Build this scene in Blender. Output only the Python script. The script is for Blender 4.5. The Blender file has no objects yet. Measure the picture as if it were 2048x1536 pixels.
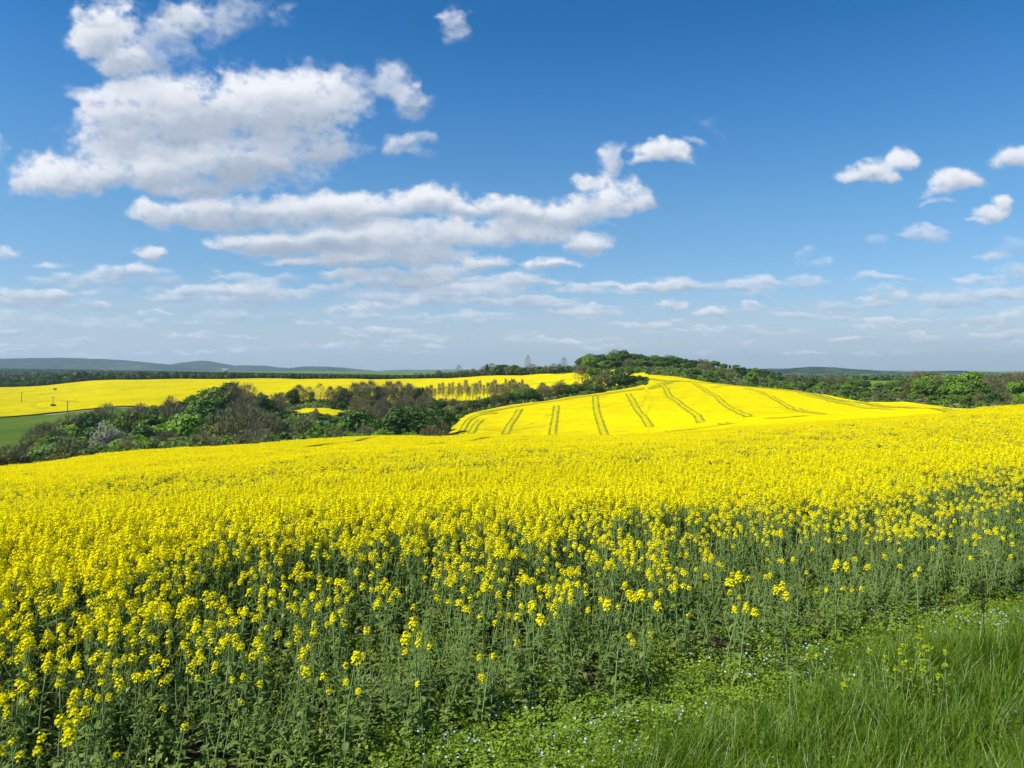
import bpy, math, random
import numpy as np
from mathutils import Vector

SC = bpy.context.scene
COL = SC.collection
rnd = random.Random(7)
rng = np.random.default_rng(7)
R = math.radians

# ------------------------------------------------------------------ camera
F, CX, HZ = 1539.0, 1024.0, 740.0        # focal length, centre column and eye level, in pixels of the 2048 px photograph
cam = bpy.data.cameras.new('camera')
cam_o = bpy.data.objects.new('camera', cam)
COL.objects.link(cam_o)
cam.sensor_width = 36
cam.lens = F / 2048 * 36
cam.shift_y = -28 / 2048
cam.clip_start = 0.05
cam.clip_end = 120000
cam_o.location = (0, 0, 0)
cam_o.rotation_euler = (R(90), 0, 0)
SC.camera = cam_o

# ------------------------------------------------------------------ sky light and sun
SUN_AZ, SUN_EL = R(-112), R(47)          # azimuth clockwise from +Y, elevation
SKY_STRENGTH, SUN_STRENGTH, EXPOSURE = 0.10, 5.0, 0.30
world = bpy.data.worlds.new('World')
SC.world = world
world.use_nodes = True
nt = world.node_tree
nt.nodes.clear()
sky = nt.nodes.new('ShaderNodeTexSky')
sky.sky_type = 'NISHITA'
sky.sun_disc = False
sky.sun_elevation = SUN_EL
sky.sun_rotation = SUN_AZ
sky.altitude = 200
sky.air_density = 1.0
sky.dust_density = 0.5
sky.ozone_density = 3.0
hs = nt.nodes.new('ShaderNodeHueSaturation')
hs.inputs['Saturation'].default_value = 1.12
bg = nt.nodes.new('ShaderNodeBackground')
bg.inputs['Strength'].default_value = SKY_STRENGTH
wo = nt.nodes.new('ShaderNodeOutputWorld')
tcw = nt.nodes.new('ShaderNodeTexCoord'); sep = nt.nodes.new('ShaderNodeSeparateXYZ')
skr = nt.nodes.new('ShaderNodeValToRGB'); mul = nt.nodes.new('ShaderNodeMix'); mul.data_type = 'RGBA'; mul.blend_type = 'MULTIPLY'; mul.inputs[0].default_value = 1
el = skr.color_ramp.elements
while len(el) < 6: el.new(.5)
for e_, (p_, c_) in zip(el, [(0, (.50, .525, .635)), (.035, (.49, .52, .63)), (.21, (.383, .581, .66)), (.322, (.213, .518, .69)), (.414, (.076, .431, .625)), (.8, (.22, .42, .6))]):
    e_.position = p_; e_.color = (*c_, 1)
sc_ = nt.nodes.new('ShaderNodeVectorMath'); sc_.operation = 'SCALE'; sc_.inputs['Scale'].default_value = 1.63
nt.links.new(tcw.outputs['Generated'], sep.inputs[0]); nt.links.new(sep.outputs['Z'], skr.inputs[0])
nt.links.new(sky.outputs[0], hs.inputs['Color'])
nt.links.new(hs.outputs[0], mul.inputs[6]); nt.links.new(skr.outputs[0], mul.inputs[7])
nt.links.new(mul.outputs[2], sc_.inputs[0]); nt.links.new(sc_.outputs[0], bg.inputs['Color'])
nt.links.new(bg.outputs[0], wo.inputs['Surface'])

sl = bpy.data.lights.new('sun', 'SUN')
sl.energy = SUN_STRENGTH
sl.angle = R(0.53)
sl.color = (1.0, 0.955, 0.89)
so = bpy.data.objects.new('sun', sl)
COL.objects.link(so)
sd = Vector((math.sin(SUN_AZ) * math.cos(SUN_EL), math.cos(SUN_AZ) * math.cos(SUN_EL), math.sin(SUN_EL)))
so.rotation_euler = sd.to_track_quat('Z', 'Y').to_euler()
so.location = sd * 50

SC.view_settings.view_transform = 'Standard'
SC.view_settings.look = 'None'
SC.view_settings.exposure = EXPOSURE
SC.view_settings.gamma = 1
SC.render.engine = 'CYCLES'
SC.cycles.use_denoising = True
SC.cycles.use_adaptive_sampling = True
SC.cycles.adaptive_threshold = 0.02
SC.cycles.max_bounces = 6
SC.cycles.diffuse_bounces = 3
SC.cycles.glossy_bounces = 2
SC.cycles.transmission_bounces = 3
SC.cycles.volume_bounces = 1
SC.cycles.transparent_max_bounces = 8
SC.cycles.caustics_reflective = False
SC.cycles.caustics_refractive = False

# ------------------------------------------------------------------ helpers
def tag(o, label=None, cat=None, group=None, kind=None):
    if label: o['label'] = label
    if cat: o['category'] = cat
    if group: o['group'] = group
    if kind: o['kind'] = kind
    return o

def mesh_np(name, V, Q, mats=(), mi=None, smooth=False):
    """V (n,3), Q (m,4) quads"""
    V = np.asarray(V, dtype=np.float32).reshape(-1, 3)
    Q = np.asarray(Q, dtype=np.int32).reshape(-1, 4)
    me = bpy.data.meshes.new(name)
    me.vertices.add(len(V)); me.vertices.foreach_set('co', V.ravel())
    me.loops.add(Q.size); me.loops.foreach_set('vertex_index', Q.ravel())
    me.polygons.add(len(Q))
    me.polygons.foreach_set('loop_start', np.arange(0, Q.size, 4, dtype=np.int32))
    for m in mats: me.materials.append(m)
    if mi is not None: me.polygons.foreach_set('material_index', np.asarray(mi, dtype=np.int32))
    if smooth: me.polygons.foreach_set('use_smooth', np.ones(len(Q), dtype=bool))
    me.update(calc_edges=True)
    me.validate()
    return me

class MB:
    """collects quads with a material index each"""
    def __init__(s): s.V = []; s.Q = []; s.M = []; s.n = 0
    def add(s, V, Q, m=0):
        V = np.asarray(V, dtype=float).reshape(-1, 3); Q = np.asarray(Q, dtype=int).reshape(-1, 4)
        s.V.append(V); s.Q.append(Q + s.n); s.M.append(np.full(len(Q), m)); s.n += len(V)
    def quads(s, C, A, B, m=0):
        """rectangles centred C with half axes A, B"""
        C = np.asarray(C).reshape(-1, 3); n = len(C)
        V = np.stack([C - A - B, C + A - B, C + A + B, C - A + B], 1).reshape(-1, 3)
        s.add(V, np.arange(4 * n).reshape(n, 4), m)
    def kites(s, C, A, B, m=0):
        """kites from base C along A with half width B"""
        C = np.asarray(C).reshape(-1, 3); n = len(C)
        V = np.stack([C, C + A * .6 - B, C + A, C + A * .6 + B], 1).reshape(-1, 3)
        s.add(V, np.arange(4 * n).reshape(n, 4), m)
    def tube(s, P, rad, m=0, k=4):
        P = np.asarray(P, dtype=float); n = len(P); V = []
        T = np.gradient(P, axis=0)
        for i in range(n):
            t = T[i] / (np.linalg.norm(T[i]) + 1e-9)
            ref = np.array([1., 0, 0]) if abs(t[0]) < .8 else np.array([0, 1., 0])
            a = np.cross(t, ref); a /= np.linalg.norm(a); b = np.cross(t, a)
            for j in range(k):
                w = 2 * math.pi * j / k
                V.append(P[i] + rad[i] * (a * math.cos(w) + b * math.sin(w)))
        Q = [[i * k + j, i * k + (j + 1) % k, (i + 1) * k + (j + 1) % k, (i + 1) * k + j] for i in range(n - 1) for j in range(k)]
        s.add(V, Q, m)
    def box(s, c, h, m=0):
        c = np.array(c, float); h = np.array(h, float)
        V = [c + h * np.array(q) for q in ((-1,-1,-1),(1,-1,-1),(1,1,-1),(-1,1,-1),(-1,-1,1),(1,-1,1),(1,1,1),(-1,1,1))]
        s.add(V, [(0,3,2,1),(4,5,6,7),(0,1,5,4),(1,2,6,5),(2,3,7,6),(3,0,4,7)], m)
    def mesh(s, name, mats, smooth=False):
        return mesh_np(name, np.concatenate(s.V), np.concatenate(s.Q), mats, np.concatenate(s.M), smooth)

def obj(name, me, parent=None, loc=None):
    o = bpy.data.objects.new(name, me)
    COL.objects.link(o)
    if parent: o.parent = parent
    if loc is not None: o.location = loc
    return o

def rdir(n, up=0.0):
    v = rng.normal(size=(n, 3)); v[:, 2] += up
    return v / np.linalg.norm(v, axis=1, keepdims=True)

def perp(N):
    r = rdir(len(N)); a = np.cross(N, r); a /= np.linalg.norm(a, axis=1, keepdims=True) + 1e-9
    return a, np.cross(N, a)

# ------------------------------------------------------------------ materials
def nodes(name):
    m = bpy.data.materials.new(name); m.use_nodes = True
    t = m.node_tree; t.nodes.clear()
    return m, t, t.nodes.new('ShaderNodeOutputMaterial')

def ramp(t, stops):
    r = t.nodes.new('ShaderNodeValToRGB'); e = r.color_ramp.elements
    while len(e) < len(stops): e.new(.5)
    for x, (p, c) in zip(e, stops): x.position = p; x.color = (*c, 1)
    return r

def noise(t, scale, detail=4, rough=.55, vec=None, dim='3D'):
    n = t.nodes.new('ShaderNodeTexNoise'); n.inputs['Scale'].default_value = scale
    n.inputs['Detail'].default_value = detail; n.inputs['Roughness'].default_value = rough
    if vec is not None: t.links.new(vec, n.inputs['Vector'])
    return n

def geo_pos(t, scale=(1, 1, 1)):
    g = t.nodes.new('ShaderNodeNewGeometry'); mp = t.nodes.new('ShaderNodeMapping')
    mp.inputs['Scale'].default_value = scale
    t.links.new(g.outputs['Position'], mp.inputs['Vector'])
    return mp.outputs[0]

def leaf_mat(name, col, col2, transl=.3, gloss=.12, rough=.5, per=.5, nscale=0):
    """two-sided foliage: colour runs from col to col2 by instance (and by noise where nscale is set)"""
    m, t, out = nodes(name)
    oi = t.nodes.new('ShaderNodeObjectInfo')
    mix = t.nodes.new('ShaderNodeMix'); mix.data_type = 'RGBA'
    mix.inputs[6].default_value = (*col, 1); mix.inputs[7].default_value = (*col2, 1)
    if nscale:
        tc = t.nodes.new('ShaderNodeTexCoord')
        n = noise(t, nscale, 2, .5, tc.outputs['Object'])
        mth = t.nodes.new('ShaderNodeMath'); mth.operation = 'MULTIPLY_ADD'; mth.use_clamp = True
        t.links.new(n.outputs[0], mth.inputs[0]); mth.inputs[1].default_value = 2.2
        ad = t.nodes.new('ShaderNodeMath'); ad.operation = 'MULTIPLY_ADD'
        t.links.new(oi.outputs['Random'], ad.inputs[0]); ad.inputs[1].default_value = per; ad.inputs[2].default_value = -.6 - per / 2
        t.links.new(ad.outputs[0], mth.inputs[2])
        t.links.new(mth.outputs[0], mix.inputs[0])
    else:
        t.links.new(oi.outputs['Random'], mix.inputs[0])
    d = t.nodes.new('ShaderNodeBsdfDiffuse'); tr = t.nodes.new('ShaderNodeBsdfTranslucent')
    g = t.nodes.new('ShaderNodeBsdfGlossy'); g.inputs['Roughness'].default_value = rough
    for b in (d, tr): t.links.new(mix.outputs[2], b.inputs['Color'])
    s1 = t.nodes.new('ShaderNodeMixShader'); s1.inputs[0].default_value = transl
    t.links.new(d.outputs[0], s1.inputs[1]); t.links.new(tr.outputs[0], s1.inputs[2])
    if gloss:
        s2 = t.nodes.new('ShaderNodeMixShader'); s2.inputs[0].default_value = gloss * .3
        t.links.new(s1.outputs[0], s2.inputs[1]); t.links.new(g.outputs[0], s2.inputs[2])
        t.links.new(s2.outputs[0], out.inputs[0])
    else:
        t.links.new(s1.outputs[0], out.inputs[0])
    return m

def ground_mat(name, scales, stops, bump=.3, bscale=3, bdist=.1):
    m, t, out = nodes(name)
    p = geo_pos(t)
    acc = None
    for sc, w in scales:
        n = noise(t, sc, 5, .6, p)
        mu = t.nodes.new('ShaderNodeMath'); mu.operation = 'MULTIPLY'; mu.inputs[1].default_value = w
        t.links.new(n.outputs[0], mu.inputs[0])
        if acc is None: acc = mu
        else:
            a = t.nodes.new('ShaderNodeMath'); a.operation = 'ADD'
            t.links.new(acc.outputs[0], a.inputs[0]); t.links.new(mu.outputs[0], a.inputs[1]); acc = a
    r = ramp(t, stops); t.links.new(acc.outputs[0], r.inputs[0])
    b = t.nodes.new('ShaderNodeBsdfDiffuse'); b.inputs['Roughness'].default_value = .6
    t.links.new(r.outputs[0], b.inputs['Color'])
    n = noise(t, bscale, 6, .65, p)
    bp = t.nodes.new('ShaderNodeBump'); bp.inputs['Strength'].default_value = bump; bp.inputs['Distance'].default_value = bdist
    t.links.new(n.outputs[0], bp.inputs['Height']); t.links.new(bp.outputs[0], b.inputs['Normal'])
    t.links.new(b.outputs[0], out.inputs[0])
    return m

def plain_mat(name, col, rough=.8, nscale=8, var=.25):
    c0 = tuple(max(0, c * (1 - var)) for c in col); c1 = tuple(min(1, c * (1 + var)) for c in col)
    return ground_mat(name, [(nscale, 1)], [(.3, c0), (.7, c1)], .2, nscale * 2, .02)

M = {}
M['petal'] = leaf_mat('petal_yellow', (.95, .845, .004), (.93, .80, .003), .28, 0)
M['bud'] = leaf_mat('bud_yellow_green', (.38, .42, .04), (.30, .36, .04), .2, 0)
M['stem'] = leaf_mat('stem_green', (.27, .38, .12), (.20, .30, .09), .1, .1)
M['leaf'] = leaf_mat('rape_leaf', (.15, .23, .042), (.21, .285, .06), .3, .10, .5)
M['blade'] = leaf_mat('grass_blade', (.105, .205, .008), (.185, .285, .014), .4, .08, .4)
M['blade_dry'] = leaf_mat('grass_blade_pale', (.30, .36, .12), (.22, .30, .08), .3, .1)
M['weed'] = leaf_mat('weed_leaf', (.24, .37, .028), (.32, .43, .04), .38, .06)
M['speedwell'] = leaf_mat('speedwell_petal', (.45, .55, .85), (.62, .70, .9), .2, 0)
M['white'] = leaf_mat('white_petal', (.8, .8, .75), (.7, .7, .7), .2, 0)
M['spurge'] = leaf_mat('spurge_yellow_green', (.50, .55, .03), (.38, .48, .03), .35, 0)
M['dead'] = leaf_mat('dead_leaf', (.25, .12, .06), (.32, .18, .10), .2, 0)
M['soil'] = ground_mat('soil', [(3, .5), (14, .5)], [(.3, (.045, .028, .018)), (.52, (.10, .066, .042)), (.7, (.16, .11, .075))], .9, 9, .06)
M['turf'] = ground_mat('turf', [(.004, .35), (.03, .35), (2.5, .3)],
    [(.40, (.075, .12, .018)), (.48, (.10, .165, .022)), (.54, (.13, .20, .03)), (.62, (.20, .22, .06))], .5, 4, .1)
M['rape_far'] = ground_mat('rapeseed_canopy', [(.02, .38), (.16, .34), (1.6, .28)],
    [(.36, (.38, .36, .006)), (.44, (.58, .48, .003)), (.50, (.665, .545, .001)), (.58, (.72, .585, .001))], .8, 1.3, .35)
M['rut'] = ground_mat('tramline_green', [(.5, .5), (3, .5)], [(.38, (.13, .16, .018)), (.5, (.25, .26, .018)), (.60, (.50, .45, .008))], .5, 3, .1)
M['rut_soft'] = ground_mat('tramline_soft', [(.5, .5), (3, .5)], [(.35, (.30, .32, .015)), (.5, (.48, .46, .012)), (.65, (.62, .56, .01))], .5, 3, .1)
M['rut_mid'] = ground_mat('tramline_middle', [(.5, .5), (3, .5)], [(.4, (.42, .38, .008)), (.5, (.56, .47, .005)), (.6, (.66, .55, .003))], .5, 3, .1)
M['track'] = ground_mat('farm_track', [(.2, .5), (3, .5)], [(.3, (.22, .20, .14)), (.7, (.36, .34, .27))], .3, 4, .05)
M['bark'] = plain_mat('bark', (.10, .078, .055), .9, 6)
M['bark_grey'] = plain_mat('bark_grey', (.17, .14, .11), .9, 6)
M['wood_pole'] = plain_mat('weathered_pole', (.12, .10, .08), .9, 5)

# ------------------------------------------------------------------ terrain
def pchip(xk, yk, x):
    xk = np.asarray(xk, float); yk = np.asarray(yk, float); x = np.clip(x, xk[0], xk[-1])
    h = np.diff(xk); d = np.diff(yk) / h; m = np.zeros(len(xk))
    for i in range(1, len(xk) - 1):
        if d[i - 1] * d[i] > 0:
            w1, w2 = 2 * h[i] + h[i - 1], h[i] + 2 * h[i - 1]
            m[i] = (w1 + w2) / (w1 / d[i - 1] + w2 / d[i])
    m[0], m[-1] = d[0], d[-1]
    i = np.clip(np.searchsorted(xk, x) - 1, 0, len(xk) - 2)
    t = (x - xk[i]) / h[i]
    return ((1 + 2 * t) * (1 - t) ** 2 * yk[i] + t * (1 - t) ** 2 * h[i] * m[i] + t * t * (3 - 2 * t) * yk[i + 1] + t * t * (t - 1) * h[i] * m[i + 1])

# column (px of the photo) -> [(distance, height of the crop canopy below/above eye level)]
PROF = {
 -900: [(10,-2.3),(20,-3.6),(40,-6.2),(65,-9.5),(110,-18),(160,-27),(220,-32),(300,-33),(460,-30),(600,-28),(900,-23),(1200,-25),(2000,-24),(3600,-6),(6000,-10),(14000,-20)],
 -400: [(10,-2.2),(20,-3.4),(40,-5.8),(70,-9.6),(110,-16.5),(160,-26),(220,-31),(300,-32),(460,-29),(600,-26.5),(900,-21),(1200,-25),(2000,-24),(3600,-6),(6000,-10),(14000,-20)],
 0:   [(10,-2.05),(20,-3.15),(40,-5.4),(75,-9.36),(110,-15),(160,-25),(220,-30),(300,-31),(455,-28.1),(600,-25.5),(900,-20.5),(1100,-23),(1600,-26),(2300,-19),(3600,-3),(6000,-8),(14000,-20)],
 256: [(10,-1.95),(20,-2.95),(40,-5.0),(82,-8.85),(120,-14.5),(160,-23),(220,-29.5),(300,-30),(430,-20.3),(600,-17),(900,-10.8),(1100,-15),(1600,-22),(2300,-18),(3600,-6),(6000,-8),(14000,-20)],
 512: [(10,-1.8),(20,-2.7),(40,-4.6),(90,-8.7),(130,-14.5),(170,-21),(220,-27),(300,-27),(400,-21.5),(500,-17.5),(660,-13.2),(850,-9.7),(1050,-14),(1600,-19),(2300,-16),(3600,-8),(6000,-9),(14000,-20)],
 640: [(10,-1.75),(20,-2.55),(40,-4.3),(95,-8.65),(130,-13.5),(170,-20),(220,-25.5),(262,-23),(310,-19.8),(360,-18.6),(500,-16.4),(660,-12.6),(830,-9.4),(1050,-15),(1600,-19),(2300,-17),(3600,-10),(6000,-9),(14000,-20)],
 768: [(10,-1.7),(20,-2.45),(40,-4.1),(100,-8.9),(140,-14.5),(180,-21),(230,-26),(300,-24),(400,-20),(500,-17.2),(650,-12.6),(800,-9.3),(1000,-15),(1600,-18),(2300,-18),(3600,-12),(6000,-10),(14000,-20)],
 880: [(10,-1.68),(20,-2.35),(40,-3.95),(105,-9.3),(150,-15.5),(220,-24.5),(280,-24.2),(340,-21),(420,-17.6),(500,-15),(650,-11),(780,-8.3),(1000,-14),(1600,-18),(2300,-18),(3600,-12),(6000,-10),(14000,-20)],
 935: [(10,-1.65),(20,-2.3),(40,-3.9),(110,-9.5),(155,-16),(220,-24),(265,-23.2),(300,-21),(325,-18.6),(360,-17.8),(420,-17.2),(500,-15),(650,-10.3),(740,-6.9),(1000,-12),(1600,-18),(2300,-18),(3600,-12),(6000,-10),(14000,-20)],
 1024: [(10,-1.62),(20,-2.25),(40,-3.8),(110,-9.6),(155,-16),(210,-23),(262,-22.8),(300,-20),(340,-15.4),(370,-16.5),(430,-17.2),(500,-15.5),(600,-10),(700,-4.6),(900,-9),(1600,-18),(2300,-18),(3600,-12),(6000,-10),(14000,-20)],
 1150: [(10,-1.6),(20,-2.2),(40,-3.6),(110,-9.5),(155,-15.4),(200,-20.5),(245,-21),(285,-17.8),(330,-14),(375,-11.7),(420,-13),(480,-9),(580,-1.9),(700,-1.0),(900,-6),(1600,-16),(2300,-18),(3600,-12),(6000,-10),(14000,-20)],
 1230: [(10,-1.58),(20,-2.17),(40,-3.5),(110,-9.4),(155,-15),(200,-18.5),(240,-19.8),(280,-16.6),(330,-13),(390,-9.4),(430,-9.2),(480,-5.6),(560,-.7),(650,1.8),(900,-4),(1600,-15),(2300,-18),(3600,-12),(6000,-10),(14000,-20)],
 1290: [(10,-1.56),(20,-2.14),(40,-3.45),(112,-9.3),(155,-14.5),(200,-17.2),(235,-19.0),(270,-16.8),(310,-13.6),(370,-9.4),(455,-2.95),(560,.8),(650,3),(900,-3),(1600,-15),(2300,-18),(3600,-12),(6000,-10),(14000,-20)],
 1420: [(10,-1.52),(20,-2.05),(40,-3.2),(112,-8.8),(155,-13.4),(195,-15.3),(230,-15.6),(280,-13.8),(340,-10.9),(400,-7.9),(440,-6.5),(550,-2),(650,1),(900,-14),(1600,-25),(2300,-31),(3600,-24),(6000,-10),(14000,-20)],
 1536: [(10,-1.5),(20,-1.95),(40,-3.0),(112,-8.1),(155,-12.3),(195,-13.6),(230,-13.8),(280,-12.9),(340,-11.3),(420,-9.3),(500,-8),(650,-5),(900,-14),(1600,-25),(2300,-31),(3600,-24),(6000,-10),(14000,-20)],
 1640: [(10,-1.46),(20,-1.9),(40,-2.85),(108,-7.3),(150,-11),(195,-12.6),(240,-13.0),(300,-12.9),(385,-12.5),(450,-11),(650,-8),(900,-14),(1600,-25),(2300,-31),(3600,-24),(6000,-10),(14000,-20)],
 1740: [(10,-1.43),(20,-1.83),(40,-2.7),(104,-6.7),(150,-10.6),(200,-12.7),(250,-13.4),(340,-13.3),(420,-13),(650,-9),(900,-14),(1600,-25),(2300,-31),(3600,-24),(6000,-10),(14000,-20)],
 1830: [(10,-1.4),(20,-1.78),(40,-2.6),(100,-6.05),(150,-10),(200,-12.2),(250,-12.9),(300,-13.3),(400,-13),(650,-9),(900,-14),(1600,-25),(2300,-31),(3600,-24),(6000,-10),(14000,-20)],
 1900: [(10,-1.38),(20,-1.74),(40,-2.5),(96,-5.45),(145,-9),(195,-11.5),(240,-12.4),(270,-13),(400,-13),(650,-9),(900,-14),(1600,-25),(2300,-31),(3600,-24),(6000,-10),(14000,-20)],
 1965: [(10,-1.36),(20,-1.7),(40,-2.35),(92,-4.75),(140,-8),(190,-10.6),(225,-11.6),(300,-13),(400,-13),(650,-9),(900,-14),(1600,-25),(2300,-31),(3600,-24),(6000,-10),(14000,-20)],
 2048: [(10,-1.34),(20,-1.66),(40,-2.2),(88,-4.3),(135,-7.6),(190,-10.6),(225,-12),(300,-12.5),(400,-13),(650,-9),(900,-14),(1600,-25),(2300,-31),(3600,-24),(6000,-10),(14000,-20)],
 2600: [(10,-1.25),(20,-1.45),(40,-1.9),(85,-3.2),(135,-6),(190,-9),(300,-11),(650,-9),(900,-14),(1600,-25),(2300,-31),(3600,-24),(6000,-10),(14000,-20)],
}
for _x in [q for q in PROF if q >= 1150]:              # keep the brow of the near field at its own distance
    _k = PROF[_x]; _c = HZ - _k[3][1] / _k[3][0] * F
    PROF[_x] = _k[:2] + [(40, -(_c + 13 - HZ) / F * 40), (65, -(_c + 5 - HZ) / F * 65), (_k[3][0], _k[3][1] - .12)] + _k[4:]
LR = np.linspace(math.log(1.0), math.log(15000), 520)
AZ = np.radians(np.arange(-180, 180.01, .25))
def _build():
    az_k, rows = [-math.pi, -R(75)], []
    flat = [(10,-1.9),(40,-4),(150,-14),(400,-22),(2000,-22),(14000,-20)]
    flat2 = [(10,-1.2),(40,-1.5),(150,-4),(400,-10),(2000,-16),(14000,-20)]
    def prof(kn, c):
        lr = [0, math.log(7)] + [math.log(Y / c) for Y, z in kn] + [math.log(15500 / c)]
        zz = [-1.25, -1.25] + [z for Y, z in kn] + [-20]
        return pchip(lr, zz, LR)
    rows = [prof(flat, 1), prof(flat, 1)]
    for x in sorted(PROF):
        a = math.atan((x - CX) / F); az_k.append(a); rows.append(prof(PROF[x], math.cos(a)))
    az_k += [R(75), math.pi]; rows += [prof(flat2, 1), prof(flat, 1)]
    rows = np.array(rows); Z = np.empty((len(AZ), len(LR)))
    for j in range(len(LR)): Z[:, j] = pchip(az_k, rows[:, j], AZ)
    return Z
ZT = _build()

def canopy(X, Y):
    X = np.asarray(X, float); Y = np.asarray(Y, float)
    r = np.clip(np.hypot(X, Y), 1.001, 14900); a = np.arctan2(X, Y)
    i = (a + math.pi) / R(.25); j = (np.log(r) - LR[0]) / (LR[1] - LR[0])
    i0 = np.clip(i.astype(int), 0, len(AZ) - 2); j0 = np.clip(j.astype(int), 0, len(LR) - 2)
    fi, fj = i - i0, j - j0
    z = (ZT[i0, j0] * (1 - fi) * (1 - fj) + ZT[i0 + 1, j0] * fi * (1 - fj) + ZT[i0, j0 + 1] * (1 - fi) * fj + ZT[i0 + 1, j0 + 1] * fi * fj)
    w = np.clip((r - 9) / 40, 0, 1)
    return z + w * (.10 * np.sin(X / 5.3 + Y / 9) + .08 * np.sin(Y / 3.9 - X / 7.7) + np.clip(r / 250, 0, 1) * .75 * np.sin(X / 31 + 1 + Y / 70) * np.sin(Y / 15 - X / 60))
CROP = .75
def ground(X, Y): return canopy(X, Y) - CROP
def px(x, Y): return (np.asarray(x, float) - CX) / F * Y

def struct(o, **k): return tag(o, kind='structure', **k)

def patch_mesh(name, XX, YY, ZZ, mats, smooth=True):
    n, m = XX.shape
    V = np.stack([XX, YY, ZZ], -1).reshape(-1, 3)
    I = np.arange(n * m).reshape(n, m)
    Q = np.stack([I[:-1, :-1], I[1:, :-1], I[1:, 1:], I[:-1, 1:]], -1).reshape(-1, 4)
    return mesh_np(name, V, Q, mats, None, smooth)

# ground sheet: polar, to the horizon
azg = np.radians(np.concatenate([np.arange(-180, -50, 3.), np.arange(-50, 50, .35), np.arange(50, 180.1, 3.)]))
rg = np.concatenate([[.02, .6], np.exp(np.linspace(0, math.log(14500), 330))])
A_, R_ = np.meshgrid(azg, rg, indexing='ij')
XX, YY = np.sin(A_) * R_, np.cos(A_) * R_
struct(obj('ground', patch_mesh('ground', XX, YY, ground(XX, YY), [M['turf']])))

# crop edge on the ground near the camera; positive distance = inside the field
EDGE = np.array([(-7, -3.5), (-3.4, .4), (-2.2, 2.0), (-1.0, 3.9), (0, 4.65), (.95, 5.15), (2.2, 5.8), (5, 7.35), (9, 9.6), (20, 15), (60, 34)])
def edge_d(X, Y):
    X = np.asarray(X, float); Y = np.asarray(Y, float)
    best = np.full(X.shape, 1e9); sg = np.zeros(X.shape)
    for (x0, y0), (x1, y1) in zip(EDGE[:-1], EDGE[1:]):
        dx, dy = x1 - x0, y1 - y0; L = math.hypot(dx, dy)
        t = np.clip(((X - x0) * dx + (Y - y0) * dy) / L / L, 0, 1)
        d = np.hypot(X - x0 - t * dx, Y - y0 - t * dy)
        s = np.sign((Y - y0) * dx - (X - x0) * dy)
        u = d < best - 1e-9
        best = np.where(u, d, best); sg = np.where(u, s, sg)
    return best * sg

# soil sheet under the first metres of the crop
sx = np.concatenate([np.linspace(-3.4, 0, 40), np.linspace(.1, 20, 120)])
ey = np.interp(sx, EDGE[:, 0], EDGE[:, 1])
tt = np.linspace(0, 1, 90) ** 1.6
XX = np.repeat(sx[:, None], 90, 1); YY = ey[:, None] - .15 + tt[None, :] * 26
struct(obj('field_soil', patch_mesh('field_soil', XX, YY, ground(XX, YY) + .012 + .02 * np.sin(XX * 9 + YY * 7) * (YY < 30), [M['soil']])))

# ------------------------------------------------------------------ rapeseed sheets (the closed canopy seen from far)
X_E = [-900, -400, 0, 512, 768, 868, 876, 884, 905, 935, 1024, 1150, 1230, 1286, 1296, 1350, 1420, 1536, 1640, 1740, 1830, 1900, 1965, 1990, 2048, 2900]
Y_E = [95, 100, 105, 118, 128, 135, 200, 288, 312, 325, 340, 366, 382, 396, 455, 455, 440, 420, 385, 340, 300, 270, 228, 150, 130, 115]
def hill_edge(x): return np.interp(x, X_E, Y_E)
def sheet(name, xs, y0, y1, n, mat, lift, power=1.0, skirt=.7, front=False):
    t = np.linspace(0, 1, n) ** power
    Yg = y0[:, None] + (y1 - y0)[:, None] * t[None, :]
    Xg = px(xs[:, None], Yg)
    Zg = canopy(Xg, Yg) + lift
    if front: Zg = Zg - .55 * np.clip(1 - (Yg - Yg[:, :1]) / 16, 0, 1)
    if skirt:
        Xg = np.concatenate([Xg, Xg[:, -1:]], 1); Yg = np.concatenate([Yg, Yg[:, -1:] + .15], 1)
        Zg = np.concatenate([Zg, Zg[:, -1:] - skirt], 1)
    return patch_mesh(name, Xg, Yg, Zg, [mat])
xs = np.concatenate([np.arange(-900, 860, 12), np.arange(860, 1000, 3), np.arange(1000, 2900, 9)])
struct(obj('rapeseed_field', sheet('rapeseed_field', xs, np.full(len(xs), 17.), hill_edge(xs), 300, M['rape_far'], -.10, 1.2, front=True)))
xs = np.arange(-900, 1301, 9.)
FY0 = [-900, -400, 0, 100, 190, 256, 330, 400, 470, 560, 600, 640, 680, 730, 1100, 1200, 1300]
FV0 = [480, 470, 457, 455, 442, 432, 415, 402, 400, 392, 352, 332, 322, 372, 400, 402, 420]
FY1 = [-900, -400, 0, 512, 768, 880, 935, 1024, 1150, 1230, 1262, 1301]
FV1 = [900, 900, 900, 850, 800, 780, 740, 700, 590, 562, 520, 456]
far0 = np.interp(xs, FY0, FV0); far1 = np.interp(xs, FY1, FV1)
struct(obj('far_rapeseed_field', sheet('far_rapeseed_field', xs, far0, far1, 200, M['rape_far'], 0)))

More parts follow.
